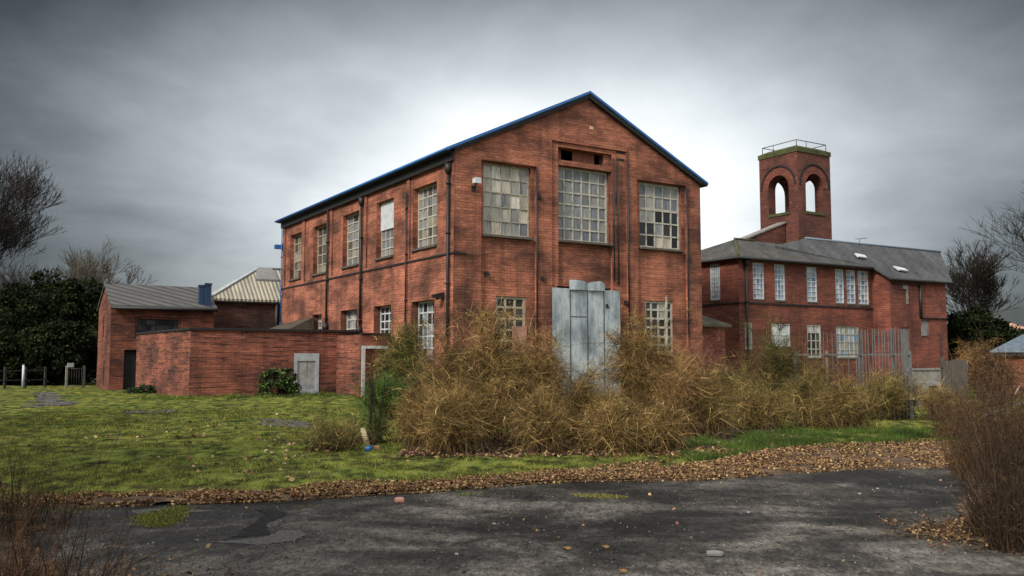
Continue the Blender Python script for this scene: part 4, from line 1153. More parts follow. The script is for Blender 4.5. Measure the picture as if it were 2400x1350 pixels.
# bare trees
def bare_tree(name, label, pos, h, seed, spread=.55, trunk=.28, mat='bark', lean=(0, 0), depth=6, group=None, first=.28, pale=None, twig=1.0, minr=.012, kid=.62):
    rs = random.Random(seed); root = thing(name, label, 'tree', (pos[0], pos[1], 0), group)
    S = {'trunk': [], 'crown': []}
    def grow(p, d, L, r, lev):
        segs = 4 if lev < 3 else 3
        pr = r
        kids = []
        for i in range(segs):
            d = (d + Vector((rs.gauss(0, .13), rs.gauss(0, .13), rs.gauss(0.02, .09)))).normalized()
            q = p + d * (L / segs); nr = r * (1 - .45 * (i + 1) / segs)
            S['trunk' if lev < 2 else 'crown'].append((tuple(p), tuple(q), pr, nr)); p, pr = q, nr
            if lev > 0 and lev < depth and i < segs - 1 and rs.random() < kid: kids.append((p, d, nr))
        if lev >= depth: return
        n = 2 if rs.random() < .55 else 3
        if lev == 0: n = 4
        for k in range(n): kids.append((p, d, pr))
        for (kp, kd, kr) in kids:
            a = rs.uniform(0, 6.283); s_ = rs.uniform(.45, 1.0) * spread * 1.5
            side = Vector((math.cos(a), math.sin(a), rs.uniform(-.15, .55)))
            nd = (kd * 1.0 + side * s_ + Z * .06).normalized()
            grow(kp, nd, L * rs.uniform(.58, .82) if lev else h * .26, max(minr, kr * rs.uniform(.5, .68)), lev + 1)
    grow(Vector((pos[0], pos[1], -.1)), Vector((lean[0], lean[1], 1)).normalized(), h * first, trunk, 0)
    for k in ('trunk', 'crown'):
        a = S[k]
        v, f = tubes(np.array([x[0] for x in a]), np.array([x[1] for x in a]), np.array([x[2] for x in a]), np.array([x[3] for x in a]), 6 if k == 'trunk' else 3)
        np_obj(k, v, f, None, M[mat], root)
    return root
p = at(-75, 900, 60); bare_tree('bare_tree', 'tall bare tree at the left edge, branching above the dark evergreens', (p.x, p.y), 15.6, 44, .46, .36, depth=7, minr=.014, kid=.6, first=.25)
p = at(95, 900, 60); bare_tree('bare_tree', 'smaller bare tree showing just above the dark evergreens', (p.x, p.y), 9.0, 12, .5, .2, 'bark_far', depth=5, minr=.018)
p = at(250, 900, 66); bare_tree('bare_tree', 'pale bare tree behind the small outbuilding gable', (p.x, p.y), 10.0, 5, .42, .2, 'bark_pale', depth=6, minr=.016)
p = at(2262, 900, 62); bare_tree('bare_tree', 'round bare tree right of the brick block', (p.x, p.y), 9.6, 8, .5, .24, 'bark', depth=6, minr=.016)
p = at(2475, 900, 40); bare_tree('bare_tree', 'bare tree reaching in from the right edge above the tin roof', (p.x, p.y), 11.0, 23, .66, .24, 'bark', lean=(-.05, 0), depth=6, minr=.010, kid=.72)
# evergreens
for s_, (px, Y, top, rx, lab, pal, shape) in enumerate((
    (10, 56, 690, 3.6, 'dark evergreen at the left edge below the tall bare tree', DKGREEN, 'ball'),
    (88, 58, 628, 2.5, 'dark evergreen between the left edge and the outbuilding', DKGREEN, 'ball'),
    (192, 57, 634, 2.2, 'dark evergreen with a knobbly top next to the outbuilding', DKGREEN, 'ball'),
    (-80, 60, 668, 4.4, 'broad dark evergreen cut off by the left edge', DKGREEN, 'ball'),
    (150, 53, 745, 2.4, 'low dark holly in front of the evergreens, beside the outbuilding', DKGREEN, 'ball'),
    (45, 53.5, 770, 2.6, 'low dark laurel at the left behind the field fence', DKGREEN, 'ball'),
    (2290, 58, 718, 2.5, 'dark round evergreen under the bare tree right of the brick block', DKGREEN, 'ball'),
    (2345, 66, 760, 2.4, 'brownish evergreen above the tin-roofed shed', DKGREEN + [(.05, .04, .02)], 'ball'))):
    p = at(px, 900, Y); h = at(px, top, Y).z
    leafy('evergreen_tree', lab, 'tree', (p.x, p.y), rx, rx, .15, h * .93, 20000, .105, pal, 240 + s_, clumps=140, trunk=.2, shape=shape, up=.2, mat='needle')
for s_, (x, y, lab) in enumerate(((-15.5, 3.5, 'unseen evergreen beside the road, added to shade the near left lawn'), (-21, 12.5, 'unseen evergreen at the left border of the lawn, added to shade it'), (-11.5, -3.5, 'unseen evergreen behind the view, added to shade the lower left corner'))):
    leafy('evergreen_tree', lab, 'tree', (x, y), 4.2, 4.2, 1.0, 11.5, 9000, .32, DKGREEN, 280 + s_, clumps=90, trunk=.3, shape='ball', up=.2)  # out-of-view trees, added only to darken the left foreground
p = at(2285, 850, 45); bush('autumn_bush', 'yellowish autumn bush below the dark evergreen on the right', 'bush', (p.x, p.y), 1.4, 2.0, RUSSET + [(.3, .2, .05)], 5000, 260, sl=.4, w=.02)
p = at(2330, 850, 36); bush('autumn_bush', 'brown tangle in front of the tin-roofed shed', 'bush', (p.x, p.y), 1.3, 1.7, RUSSET + DKBROWN, 5000, 261, sl=.4, w=.018)

# saplings and twigs
def sapling(name, label, pos, stems, h, seed, catg='sapling', r=.014, spread=.28, side=3, col='bark'):
    rs = random.Random(seed); root = thing(name, label, catg, (pos[0], pos[1], 0)); a = []; b = []
    for s_ in range(stems):
        an = rs.uniform(0, 6.28); d = Vector((math.cos(an) * spread * rs.uniform(.2, 1), math.sin(an) * spread * .6, 1)).normalized()
        p = Vector((pos[0] + rs.gauss(0, .07), pos[1] + rs.gauss(0, .07), 0)); L = h * rs.uniform(.65, 1.05); n = 8
        for i in range(n):
            d = (d + Vector((rs.gauss(0, .05), rs.gauss(0, .05), .03))).normalized(); q = p + d * L / n
            a.append((tuple(p), tuple(q), r * (1 - .8 * i / n), r * (1 - .8 * (i + 1) / n)))
            if i > 2:
                for _ in range(side):
                    sd = (d + Vector((rs.gauss(0, .5), rs.gauss(0, .5), rs.uniform(0, .4)))).normalized(); e = q + sd * rs.uniform(.08, .3) * h * .5
                    b.append((tuple(q), tuple(e), .004, .002))
            p = q
    for nm, s_ in (('stems', a), ('twigs', b)):
        if not s_: continue
        v, f = tubes(np.array([x[0] for x in s_]), np.array([x[1] for x in s_]), np.array([x[2] for x in s_]), np.array([x[3] for x in s_]), 5 if nm == 'stems' else 3)
        np_obj(nm, v, f, None, M[col], root)
p = gp(872, 1048); sapling('sapling', 'bare dark sapling of several thin stems on the lawn, left of the bushes', p, 7, 1.75, 3)
p = gp(1118, 1010); sapling('sapling', 'bare twigs standing out of the tallest tan bramble', p, 4, 2.35, 4, r=.012)
p = gp(1640, 1000); sapling('sapling', 'thin arching bare stems at the right corner of the factory', p, 5, 2.0, 9, spread=.6)
p = gp(1870, 975); sapling('sapling', 'tall bare twigs among the olive bushes below the wing', p, 5, 2.5, 6, spread=.35)
# weedy mound left of the sapling
p = gp(765, 1058); bush('weed_mound', 'low weedy mound with thin green shoots on the lawn, left of the sapling', 'weeds', p, .85, .34, GREEN + OLIVE + RUSSET, 3200, 270, canes=50, sl=.2, w=.009, droop=.15, up=.5, spread=1.6)
p = gp(880, 1040); bush('weed_mound', 'small green weeds round the foot of the sapling', 'weeds', p, .5, .45, GREEN, 1500, 271, canes=30, sl=.2, w=.01, droop=.1, up=.7)
# ================================================================== GROUND
gb = MB(); S_ = 900
gb.face([(-S_, -60, -.06), (S_, -60, -.06), (S_, S_, -.06), (-S_, S_, -.06)]); tag(gb.build('ground', M['far_ground']), kind='structure')
# road edge in plan, from the photograph's ground line
EDGE = [ground(*q) for q in ((-900, 1225), (-300, 1205), (0, 1193), (280, 1184), (640, 1171), (1000, 1151), (1300, 1128), (1620, 1124), (1980, 1101), (2250, 1094), (2700, 1085), (3400, 1075))]
ex = np.array([p.x for p in EDGE]); ey = np.array([p.y for p in EDGE])
o_ = np.argsort(ex); ex, ey = ex[o_], ey[o_]
edge = lambda x: np.interp(x, ex, ey)
LITX = [-20, -6, -4, -1, 0, 2, 3.2, 4.5, 6, 8, 20]; LITW = [.3, .35, .4, .5, .6, 1.0, 1.9, 3.1, 4.0, 4.2, 4.0]
litw = lambda x: np.interp(x, LITX, LITW)
def grid(xs, ys_fn, nz, name, mat, zfn, kind='structure'):
    nx = len(xs); v = np.zeros((nx, nz, 3))
    for i, x in enumerate(xs):
        y = ys_fn(x, nz); v[i, :, 0] = x; v[i, :, 1] = y
    flat = v.reshape(-1, 3)
    flat[:, 2] = [zfn(p[0], p[1]) for p in flat]
    a = np.arange(nx * nz).reshape(nx, nz)
    f = np.stack([a[:-1, :-1], a[1:, :-1], a[1:, 1:], a[:-1, 1:]], -1).reshape(-1, 4)
    o = np_obj(name, flat, f, None, mat); o.data.shade_smooth(); return tag(o, kind=kind)
def turf_z(x, y):
    e = float(edge(x)); k = min(1, max(0, (y - e) / .5))
    return -.012 + k * (.03 + .035 * mnoise.noise((x * 1.1, y * 1.1, 0)) + 0.032 * mnoise.noise((x * 3.1, y * 3.1, 4)) + .016 * mnoise.noise((x * 7, y * 7, 9)))
xs = np.concatenate([np.linspace(-45, -12, 70), np.linspace(-11.9, 9, 190), np.linspace(9.2, 45, 80)])
grid(xs, lambda x, n: edge(x) + (np.linspace(0, 1, n) ** 1.7) * (60 - edge(x)), 220, 'lawn', M['turf'], turf_z)
grid(np.linspace(-45, 45, 120), lambda x, n: np.linspace(-12, edge(x) + .06, n), 70, 'road', M['asphalt'], lambda x, y: .012 * mnoise.noise((x * .5, y * .5, 2)) - .004)
# leaf litter bank: earth strip plus thousands of leaves
def bank_z(x, y):
    k = (y - float(edge(x)) + .1) / (float(litw(x)) + .1)
    return .022 + .050 * math.sin(math.pi * min(1, max(0, k))) * (1 + .7 * mnoise.noise((x * 4, y * 4, 1))) - (.07 if k < .02 or k > .97 else 0)
grid(np.linspace(-9, 18, 260), lambda x, n: edge(x) - .10 + .06 * mnoise.noise((x * 2.2, 0, 0)) + .05 * mnoise.noise((x * 7, 1, 0)) + np.linspace(0, 1, n) * (litw(x) * (.75 + .6 * mnoise.noise((x * .9, 3, 0)) + .35 * mnoise.noise((x * 3.5, 3, 5))) + .1), 26, 'leaf_bank', M['earth'],
     bank_z)
def shade_mould_y(x, n):
    y0 = np.interp(x, [-3.2, -2, 0, 3, 5.5, 9], [gp(900, 1070)[1], gp(1000, 1072)[1], gp(1200, 1074)[1], gp(1560, 1068)[1], gp(1720, 1030)[1], gp(2050, 1005)[1]])
    return y0 + .12 * mnoise.noise((x * 2, 1, 0)) + .1 * mnoise.noise((x * 6, 1, 3)) + np.linspace(0, 4.5, n)
grid(np.linspace(-1.9, 6, 110), shade_mould_y, 30, 'leaf_mould_shade', M['mould'], lambda x, y: turf_z(x, y) + .014)  # dark sheet painting deeper shade below the bushes
rs = np.random.RandomState(77)
LITP = [(.34, .21, .09), (.26, .15, .065), (.42, .29, .14), (.16, .09, .042), (.09, .05, .026), (.20, .10, .06), (.06, .036, .02)]
def scatter_leaves(n, xr, yfn, zoff, pal, size, name, label):
    x = rs.uniform(*xr, n); y, keep = yfn(x, n); x, y = x[keep], y[keep]; n = len(x)
    z = np.array([max(turf_z(a, b), -.004, bank_z(a, b) if name in ('leaf_litter',) else -1) + zoff for a, b in zip(x, y)])
    v, f, c = leaves(np.stack([x, y, z], 1), rs.uniform(.35, 1.0, n) ** 1.5 * 1.9 * size, pick(pal, n, rs, .35), rs, up=1.6, aspect=.65)
    return tag(np_obj(name, v, f, c, M['litter']), label, 'leaves', kind='stuff')
LEAFP = [(.36, .22, .10), (.27, .15, .065), (.46, .31, .16), (.17, .09, .045), (.11, .055, .03), (.28, .13, .09)]
def lit_y(x, n):
    t = rs.beta(1.05, 1.6, n)
    y = edge(x) - .12 + t * (litw(x) + .45) * (.7 + .9 * np.array([mnoise.noise((a * .8, 2, 0)) + .5 for a in x]))
    return y, np.array([mnoise.noise((a * 1.4, b * 2.6, 5)) + .6 * mnoise.noise((a * 4.5, b * 7, 1)) > -.30 for a, b in zip(x, y)])
scatter_leaves(130000, (-8.5, 17), lit_y, .010, LITP, .0150, 'leaf_litter', 'brown fallen leaves banked along the edge of the asphalt')
def lawn_sc(x, n):
    y = edge(x) + .5 + rs.uniform(0, 1, n) ** 1.3 * 16
    nz = np.array([mnoise.noise((a * .35, b * .35, 7)) for a, b in zip(x, y)]); return y, nz > .02
scatter_leaves(2600, (-14, 7), lawn_sc, .035, LEAFP + [(.36, .26, .17)], .030, 'fallen_leaves', 'scattered brown leaves lying on the grass')
scatter_leaves(3200, (-1.9, 4.4), lambda x, n: (gp(1200, 1072)[1] + rs.normal(.5, .45, n), np.ones(n, bool)), .03, LITP + [(.20, .075, .065)], .024, 'leaf_drift', 'reddish leaf drift under the front of the tan bushes')
def road_sc(x, n): return 5 + rs.uniform(0, 1, n) * (edge(x) - 5), np.ones(n, bool)
scatter_leaves(110, (-4, 6), road_sc, .010, LEAFP, .016, 'road_leaves', 'few leaves and grit specks lying on the wet asphalt')
# grass blades over the lawn
def blades(n, xr, yr, hgt, pal, name, label, dens=None, w=.012):
    x = rs.uniform(*xr, n); u = rs.uniform(0, 1, n)
    y = edge(x) + litw(x) * .75 + yr[0] + u ** 1.4 * yr[1]
    lump = np.array([mnoise.noise((a * 1.3, b * .8, 3)) + .6 * mnoise.noise((a * 4, b * 2.6, 8)) for a, b in zip(x, y)])
    k = lump > -.12
    if dens is not None: k &= dens(x, y)
    x, y, lump = x[k], y[k], lump[k]; n = len(x)
    z = np.array([turf_z(a, b) for a, b in zip(x, y)]) - .005
    d = N3(rs.normal(size=(n, 3)) * np.array([.55, .55, .15]) + np.array([0, 0, 1]))
    age = np.array([mnoise.noise((a * .9, b * .7, 31)) + .7 * mnoise.noise((a * 2.7, b * 2.1, 33)) for a, b in zip(x, y)])
    c = pick(pal, n, rs, .3) * np.clip(.92 + .85 * age, .35, 1.4)[:, None]
    far = np.clip((y - 9) / 20, .6, 2)
    v, f, cc = strands(np.stack([x, y, z], 1), d, hgt * rs.uniform(.5, 1.3, n) * (1 + .5 * np.clip(lump, 0, 1)), w * far * rs.uniform(.7, 1.3, n), rs.uniform(.1, .7, n), c, rs, segs=2)
    return tag(np_obj(name, v, f, cc, M['grass']), label, 'grass', kind='stuff')
TURF = [(.19, .21, .036), (.24, .25, .046), (.125, .15, .025), (.29, .27, .066), (.065, .082, .016)]
blades(150000, (-15, 5), (-.1, 20), .055, TURF, 'grass', 'short yellow green mossy grass on the lawn')
TFT = 1500; tx = rs.uniform(-14, 4, TFT); ty = edge(tx) + litw(tx) + rs.uniform(0, 1, TFT) ** 1.3 * 18
tk = np.array([mnoise.noise((a * .5, b * .5, 12)) > -.1 for a, b in zip(tx, ty)]); tx, ty = tx[tk], ty[tk]
n = 52000; i = rs.randint(0, len(tx), n); rad = rs.uniform(.05, .22, len(tx))[i]
x = tx[i] + rs.normal(size=n) * rad; y = ty[i] + rs.normal(size=n) * rad
z = np.array([turf_z(a, b) for a, b in zip(x, y)])
tt = rs.uniform(.45, 1.2, len(tx))[i]
v, f, c = strands(np.stack([x, y, z], 1), N3(rs.normal(size=(n, 3)) * np.array([.5, .5, .1]) + np.array([0, 0, 1])), rs.uniform(.05, .15, n) * (.5 + tt * .6), np.full(n, .013) * np.clip((y - 8) / 14, .7, 1.8), rs.uniform(.2, .9, n), np.clip(pick(TURF, n, rs) * tt[:, None], 0, .5), rs, segs=2)
tag(np_obj('lawn_tufts', v, f, c, M['grass']), 'ragged tufts of longer grass over the lawn', 'grass', kind='stuff')
blades(34000, (-9, 9), (-1.0, 1.2), .06, TURF, 'bank_grass', 'thin grass growing through the leaf bank', lambda x, y: np.array([mnoise.noise((a * 1.2, b * 2, 21)) > .08 for a, b in zip(x, y)]))
VIV = [(.05, .095, .012), (.075, .125, .018), (.035, .065, .010), (.10, .135, .03)]
blades(52000, (2.8, 10.5), (.25, 2.9), .16, VIV, 'verge_grass', 'vivid green grass under the olive bushes on the right', w=.014)
def near_annex(x, y):
    s_ = (x - A0.x) * NF.x + (y - A0.y) * NF.y; u_ = (x - A0.x) * U.x + (y - A0.y) * U.y
    return (s_ > .05) & (s_ < 2.2) & (u_ > -2) & (u_ < 9)
blades(150000, (-17, -3), (15, 22), .20, VIV + TURF[:2], 'wall_grass', 'longer bright green grass along the foot of the annex wall', near_annex, w=.016)

# patches in the lawn and on the road
def patch(name, mat, outline, z, seed, wobble=.12, st=.09, zf=None):
    zf_given = zf is not None
    zf = zf or (lambda u, v: turf_z(u, v) + .012)
    pts = [ground(*q) for q in outline]
    x0, x1, y0, y1 = min(p.x for p in pts), max(p.x for p in pts), min(p.y for p in pts), max(p.y for p in pts)
    def inside(x, y):
        x += wobble * 2.5 * mnoise.noise((x * 1.3, y * 1.3, seed)); y += wobble * 3 * mnoise.noise((x * 1.3, y * 1.3, seed + 5)); c = False
        for i in range(len(pts)):
            a, b = pts[i], pts[i - 1]
            if (a.y > y) != (b.y > y) and x < (b.x - a.x) * (y - a.y) / (b.y - a.y) + a.x: c = not c
        return c
    b = MB(); nx, ny = int((x1 - x0 + 1) / st), int((y1 - y0 + 1) / st)
    for i in range(nx):
        for j in range(ny):
            x, y = x0 - .5 + i * st, y0 - .5 + j * st
            if inside(x + st / 2, y + st / 2) and (zf_given or mnoise.noise((x * 3, y * 3, seed)) > -.42):
                b.face([(u, v, zf(u, v)) for u, v in ((x, y), (x + st, y), (x + st, y + st), (x, y + st))], smooth=True)
    return tag(b.build(name, mat), kind='structure')
patch('gravel_path', M['gravel'], ((585, 982), (640, 984), (735, 993), (732, 1003), (650, 1003), (600, 992)), .075, 1)
patch('gravel_path', M['gravel'], ((75, 925), (110, 918), (160, 945), (130, 955), (85, 955)), .075, 2, wobble=.4)
patch('gravel_path', M['gravel'], ((285, 966), (410, 964), (400, 971), (300, 973)), .072, 3)
patch('earth_verge', M['earth'], ((2215, 1240), (2250, 1205), (2275, 1150), (2310, 1090), (2700, 1080), (2900, 1290), (2500, 1300), (2350, 1285), (2260, 1268)), 0, 4, .10, .06, lambda u, v: .012 + .010 * mnoise.noise((u * 3, v * 3, 2)))
patch('earth_verge', M['earth'], ((-500, 1250), (-100, 1230), (60, 1240), (130, 1330), (180, 1480), (100, 1700), (-600, 1700)), 0, 5, .10, .06, lambda u, v: .012 + .010 * mnoise.noise((u * 3, v * 3, 2)))
for nm, c_, sd in (('asphalt_dark', (.012, .011, .010), 1.0), ('asphalt_pale', (.088, .082, .074), 2.0)):
    m = NT(nm); vo = m.coords('Object', (1, .6, 1)); f = m.noise(vo, 34, 4, .9)
    m.base(m.mix(c_, m.ramp(f, [(.32, .35), (.5, 1.0), (.68, 1.8)]), 1.0, 'MULTIPLY')); m.rough(.8); m.bsdf.inputs['Specular IOR Level'].default_value = .3; m.bump(f, .6, .02)
road_z = lambda u, v: .012 * mnoise.noise((u * .5, v * .5, 2)) - .004
patch('asphalt_break', M['asphalt_dark'], ((585, 1192), (622, 1194), (645, 1212), (655, 1240), (640, 1252), (560, 1254), (605, 1238), (615, 1220), (595, 1205)), 0, 6, .10, .03, lambda u, v: road_z(u, v) + .004)
patch('asphalt_patch', M['asphalt_pale'], ((500, 1268), (620, 1258), (655, 1244), (690, 1246), (725, 1258), (700, 1270), (600, 1278)), 0, 7, .08, .03, lambda u, v: road_z(u, v) + .004)
patch('asphalt_patch', M['asphalt_pale'], ((300, 1192), (420, 1188), (520, 1190), (400, 1198), (310, 1199)), 0, 8, .08, .03, lambda u, v: road_z(u, v) + .004)
n = 15000; x = rs.uniform(-5.5, 6, n); y = 4 + rs.uniform(0, 1, n) * (edge(x) - 4)
k_ = np.array([mnoise.noise((a * .6, b * .6, 14)) > -.2 for a, b in zip(x, y)]); x, y = x[k_], y[k_]
v, f, c = leaves(np.stack([x, y, np.array([road_z(a, b) for a, b in zip(x, y)]) + .003], 1), rs.uniform(.25, 1, len(x)) ** 2 * .011, pick([(.20, .18, .16), (.10, .09, .08), (.03, .028, .025), (.015, .014, .013), (.28, .25, .21)], len(x), rs), rs, up=.8, aspect=.8)
tag(np_obj('road_grit', v, f, c, M['litter']), 'loose grit and chippings strewn over the worn asphalt', 'grit', kind='stuff')
def near(px, py, sx, sy):
    p = gp(px, py)
    def fn(x, n): return p[1] + rs.normal(0, sy, n), np.abs(x - p[0]) < sx * 2.2
    return fn, (p[0] - sx * 2.2, p[0] + sx * 2.2)
for q, (px, py, sx, sy, lab) in enumerate(((2355, 1255, .42, .35, 'dead leaves and chaff round the foot of the dark reeds'), (60, 1420, .55, .55, 'dead leaves under the weeds in the lower left corner'))):
    fn, xr = near(px, py, sx, sy); scatter_leaves(1100, xr, fn, .04, LITP, .016, 'reed_litter', lab)
    p = gp(px, py); n = 2600; x = p[0] + rs.normal(size=n) * sx; y = p[1] + rs.normal(size=n) * sy
    v, f, c = strands(np.stack([x, y, np.full(n, .0)], 1), N3(rs.normal(size=(n, 3)) * np.array([.8, .8, .2]) + np.array([0, 0, .8])), rs.uniform(.06, .3, n), rs.uniform(.004, .009, n), rs.uniform(.3, 1.2, n), pick(DKBROWN + RUSSET + [(.06, .08, .02)], n, rs), rs, segs=4, wob=.4)
    v[:, 2] = np.maximum(v[:, 2], .005); tag(np_obj('dead_grass', v, f, c, M['grass']), 'matted brown grass ' + ('round the dark reeds at the right' if q == 0 else 'in the lower left corner'), 'grass', kind='stuff')
# turf tongue growing on the asphalt
tp = [ground(*q) for q in ((318, 1213), (360, 1203), (412, 1190), (432, 1188), (420, 1203), (398, 1222), (380, 1236), (340, 1232))]
cx, cy = sum(p.x for p in tp) / 8, sum(p.y for p in tp) / 8
n = 5200; k = rs.randint(0, 8, n); a, b = rs.uniform(0, 1, n), rs.uniform(0, 1, n); s_ = np.sqrt(a)
px_ = np.array([p.x for p in tp]); py_ = np.array([p.y for p in tp])
x = (1 - s_) * cx + s_ * ((1 - b) * px_[k] + b * px_[(k + 1) % 8]); y = (1 - s_) * cy + s_ * ((1 - b) * py_[k] + b * py_[(k + 1) % 8])
d = N3(rs.normal(size=(n, 3)) * .5 + np.array([0, 0, .8]))
x = x + rs.normal(size=n) * .07; y = y + rs.normal(size=n) * .06
v, f, c = strands(np.stack([x, y, np.zeros(n)], 1), d, rs.uniform(.012, .045, n), np.full(n, .010), rs.uniform(.2, .8, n), pick(TURF, n, rs) * .8, rs, segs=2)
tag(np_obj('grass_tongue', v, f, c, M['grass']), 'tongue of green moss and grass growing onto the asphalt at the left', 'grass', kind='stuff')
n = 1500
def strip(pxa, pya, pxb, pyb, wid, n, name, label, pal):
    a, b = ground(pxa, pya), ground(pxb, pyb); t = rs.uniform(0, 1, n); nn = rs.normal(0, wid, n)
    x = a.x + (b.x - a.x) * t; y = a.y + (b.y - a.y) * t + nn * np.sin(t * np.pi)
    d = N3(rs.normal(size=(n, 3)) * .6 + np.array([0, 0, .6]))
    v, f, c = strands(np.stack([x, y, np.zeros(n)], 1), d, rs.uniform(.015, .05, n), np.full(n, .01), rs.uniform(.2, .8, n), pick(pal, n, rs), rs, segs=2)
    tag(np_obj(name, v, f, c, M['grass']), label, 'grass', kind='stuff')
strip(1340, 1160, 1470, 1166, .09, 1300, 'grass_tufts', 'yellow grass wisps in a crack of the asphalt', [(.25, .22, .06), (.16, .17, .04), (.32, .25, .1)])
# wet sheen puddle film where the asphalt dips
m = NT('wet'); m.base((.05, .052, .055)); m.rough(.18); m.bump(m.noise(m.coords('Object'), 8, 3), .05, .01)

# ================================================================== SMALL THINGS
def rock(name, label, catg, pos, sx, sy, sz, mat, seed, group=None, rot=0):
    r_ = random.Random(seed); b = MB(); A_ = Vector((math.cos(rot), math.sin(rot), 0)); B_ = Vector((-math.sin(rot), math.cos(rot), 0))
    O = Vector((pos[0], pos[1], 0)); n = 9; rings = []
    for j, (zz, k) in enumerate(((0, .92), (.45, 1.0), (.85, .86), (1.0, .6))):
        rings.append([O + A_ * sx * k * math.copysign(abs(math.cos(i * 6.283 / n)) ** .6, math.cos(i * 6.283 / n)) * r_.uniform(.9, 1.1) + B_ * sy * k * math.copysign(abs(math.sin(i * 6.283 / n)) ** .6, math.sin(i * 6.283 / n)) * r_.uniform(.9, 1.1) + Z * sz * zz for i in range(n)])
    for j in range(3):
        for i in range(n): b.face([rings[j][i], rings[j][(i + 1) % n], rings[j + 1][(i + 1) % n], rings[j + 1][i]])
    b.face(rings[-1]); b.face(rings[0][::-1])
    return tag(b.build(name, M[mat]), label, catg, group)
rock('concrete_lump', 'pale concrete lump lying on the asphalt near the bottom, right of centre', 'rubble', gp(1675, 1301), .075, .045, .035, 'slab', 1)
rock('brick_bit', 'broken brown brick on the asphalt just below the leaf bank', 'rubble', gp(936, 1176), .06, .04, .05, 'pink_board', 2)
for s_, (px, py, lab) in enumerate(((1070, 1300, 'white pebble on the light asphalt near the bottom centre'), (1158, 1229, 'flat grey chip in the middle of the asphalt'), (2015, 1158, 'small white stone on the dark asphalt at the right'), (2057, 1146, 'little pale stone on the asphalt below the leaf litter'), (1754, 1202, 'tan pebble on the asphalt right of centre'))):
    rock('stone', lab, 'stone', gp(px, py), .018, .014, .014, 'stone_bit', 10 + s_, 'pebbles lying on the asphalt')
for s_, (px, py, lab) in enumerate(((1326, 1288, 'orange leaf on the light asphalt near the bottom, leftmost of two'), (1415, 1285, 'yellow leaf on the asphalt right of the orange one'), (1456, 1342, 'orange leaf at the bottom edge of the asphalt'))):
    p = gp(px, py); b = MB(); O = Vector((p[0], p[1], .015)); a = .038
    pts = [O + Vector((math.cos(t) * a * (1 + .35 * math.cos(3 * t)), math.sin(t) * a * .55, .012 * math.sin(2 * t))) for t in np.linspace(0, 6.283, 13)[:-1]]
    for i in range(12): b.face([O + Z * .01, pts[i], pts[(i + 1) % 12]])
    tag(b.build('fallen_leaf', M['leaf_orange']), lab, 'leaf', 'single leaves on the asphalt')
# discarded tube with a blue end by the sapling
p = gp(862, 1058); O = Vector((p[0], p[1], .02))
tb = thing('discarded_tube', 'discarded cream tube with a blue end standing tilted by the sapling', 'litter', O)
a_, b_ = O + Vector((.0, 0, .07)), O + Vector((-.10, .02, .36))
k = MB(); k.tube([a_, b_], .048, 12); k.tube([b_, b_ + (b_ - a_).normalized() * .03], [.04, .03], 12); k.build('tube', M['plastic_cream'], tb)
k = MB(); k.tube([O + Vector((.015, 0, -.01)), a_ + Vector((0, 0, .005))], [.075, .056], 10); k.build('blue_cap', M['plastic_blue'], tb)
rock('sandstone_lump', 'pinkish stone lying beside the discarded cream tube', 'rubble', gp(882, 1056), .07, .05, .09, 'pink_board', 30)

# ---- metal palisade fence
FA, FB = ground(2137, 984), at(1850, 900, 25.2); FB.z = 0
fd = (FB - FA); FL = fd.length; fd.normalize(); FN = Vector((-fd.y, fd.x, 0)); FN = FN if FN.dot(CAM - FA) > 0 else -FN
fence = thing('palisade_fence', 'grey metal palisade fence with missing pales, among the olive bushes', 'fence', FA)
fz1 = at(2135, 831, FA.y).z; fz0 = at(2135, 904, FA.y).z; ft = at(2100, 772, FA.y + .3).z
b = MB()
for z in (fz1, fz0): b.box(FA, fd, FN, 0, FL, z - .022, z + .022, -.03, .02)
b.build('rail', M['galv'], fence)
for t in (0, .42, 1.25, 2.1, 2.95):
    if t > FL: break
    b = MB(); top = ft - .02 if t != 0 else fz1 + .1
    b.box(FA, fd, FN, t - .045, t + .045, 0, top if t < 1.6 else fz1 + .12, -.12, -.034); b.build('post', M['galv' if t != 2.1 else 'rusty_post'], fence)
b = MB(); r_ = random.Random(8); t = .1
while t < FL * .78:
    dense = t < 1.35
    if dense or r_.random() < .62:
        h = ft + r_.uniform(-.05, .03) - (.0 if t < 1.7 else .1)
        w_ = .0125 if dense else .008; ln = r_.uniform(-.02, .02)
        P = lambda u, z, d: FA + fd * (u + ln * z / 2.4) + FN * d + Z * z
        b.prism([P(t - w_, .05, .022), P(t + w_, .05, .022), P(t + w_, h, .022), P(t, h + .06, .022), P(t - w_, h, .022)], FN * .012)
    t += .082 if dense else .13
b.build('pales', M['galv'], fence)
# leaning timber panel
W0 = at(2212, 925, 27.0); W0.z = 0
wf = thing('timber_panel', 'weathered vertical-board fence panel behind the reeds, right of the brick block', 'fence', W0)
b = MB(); top = at(2230, 842, 27).z
for i in range(9): b.box(W0, Vector((1, .12, 0)).normalized(), Vector((0, -1, 0)), i * .088, i * .088 + .08, 0, top - r_.uniform(0, .05), 0, .02)
b.build('boards', M['weathered_wood'], wf)
b = MB()
for z in (.5, top - .25): b.box(W0, Vector((1, .12, 0)).normalized(), Vector((0, 1, 0)), -.03, .85, z, z + .09, .025, .07)
b.box(W0, Vector((1, .12, 0)).normalized(), Vector((0, 1, 0)), .0, .09, 0, top + .08, .072, .15); b.build('frame', M['weathered_wood'], wf)
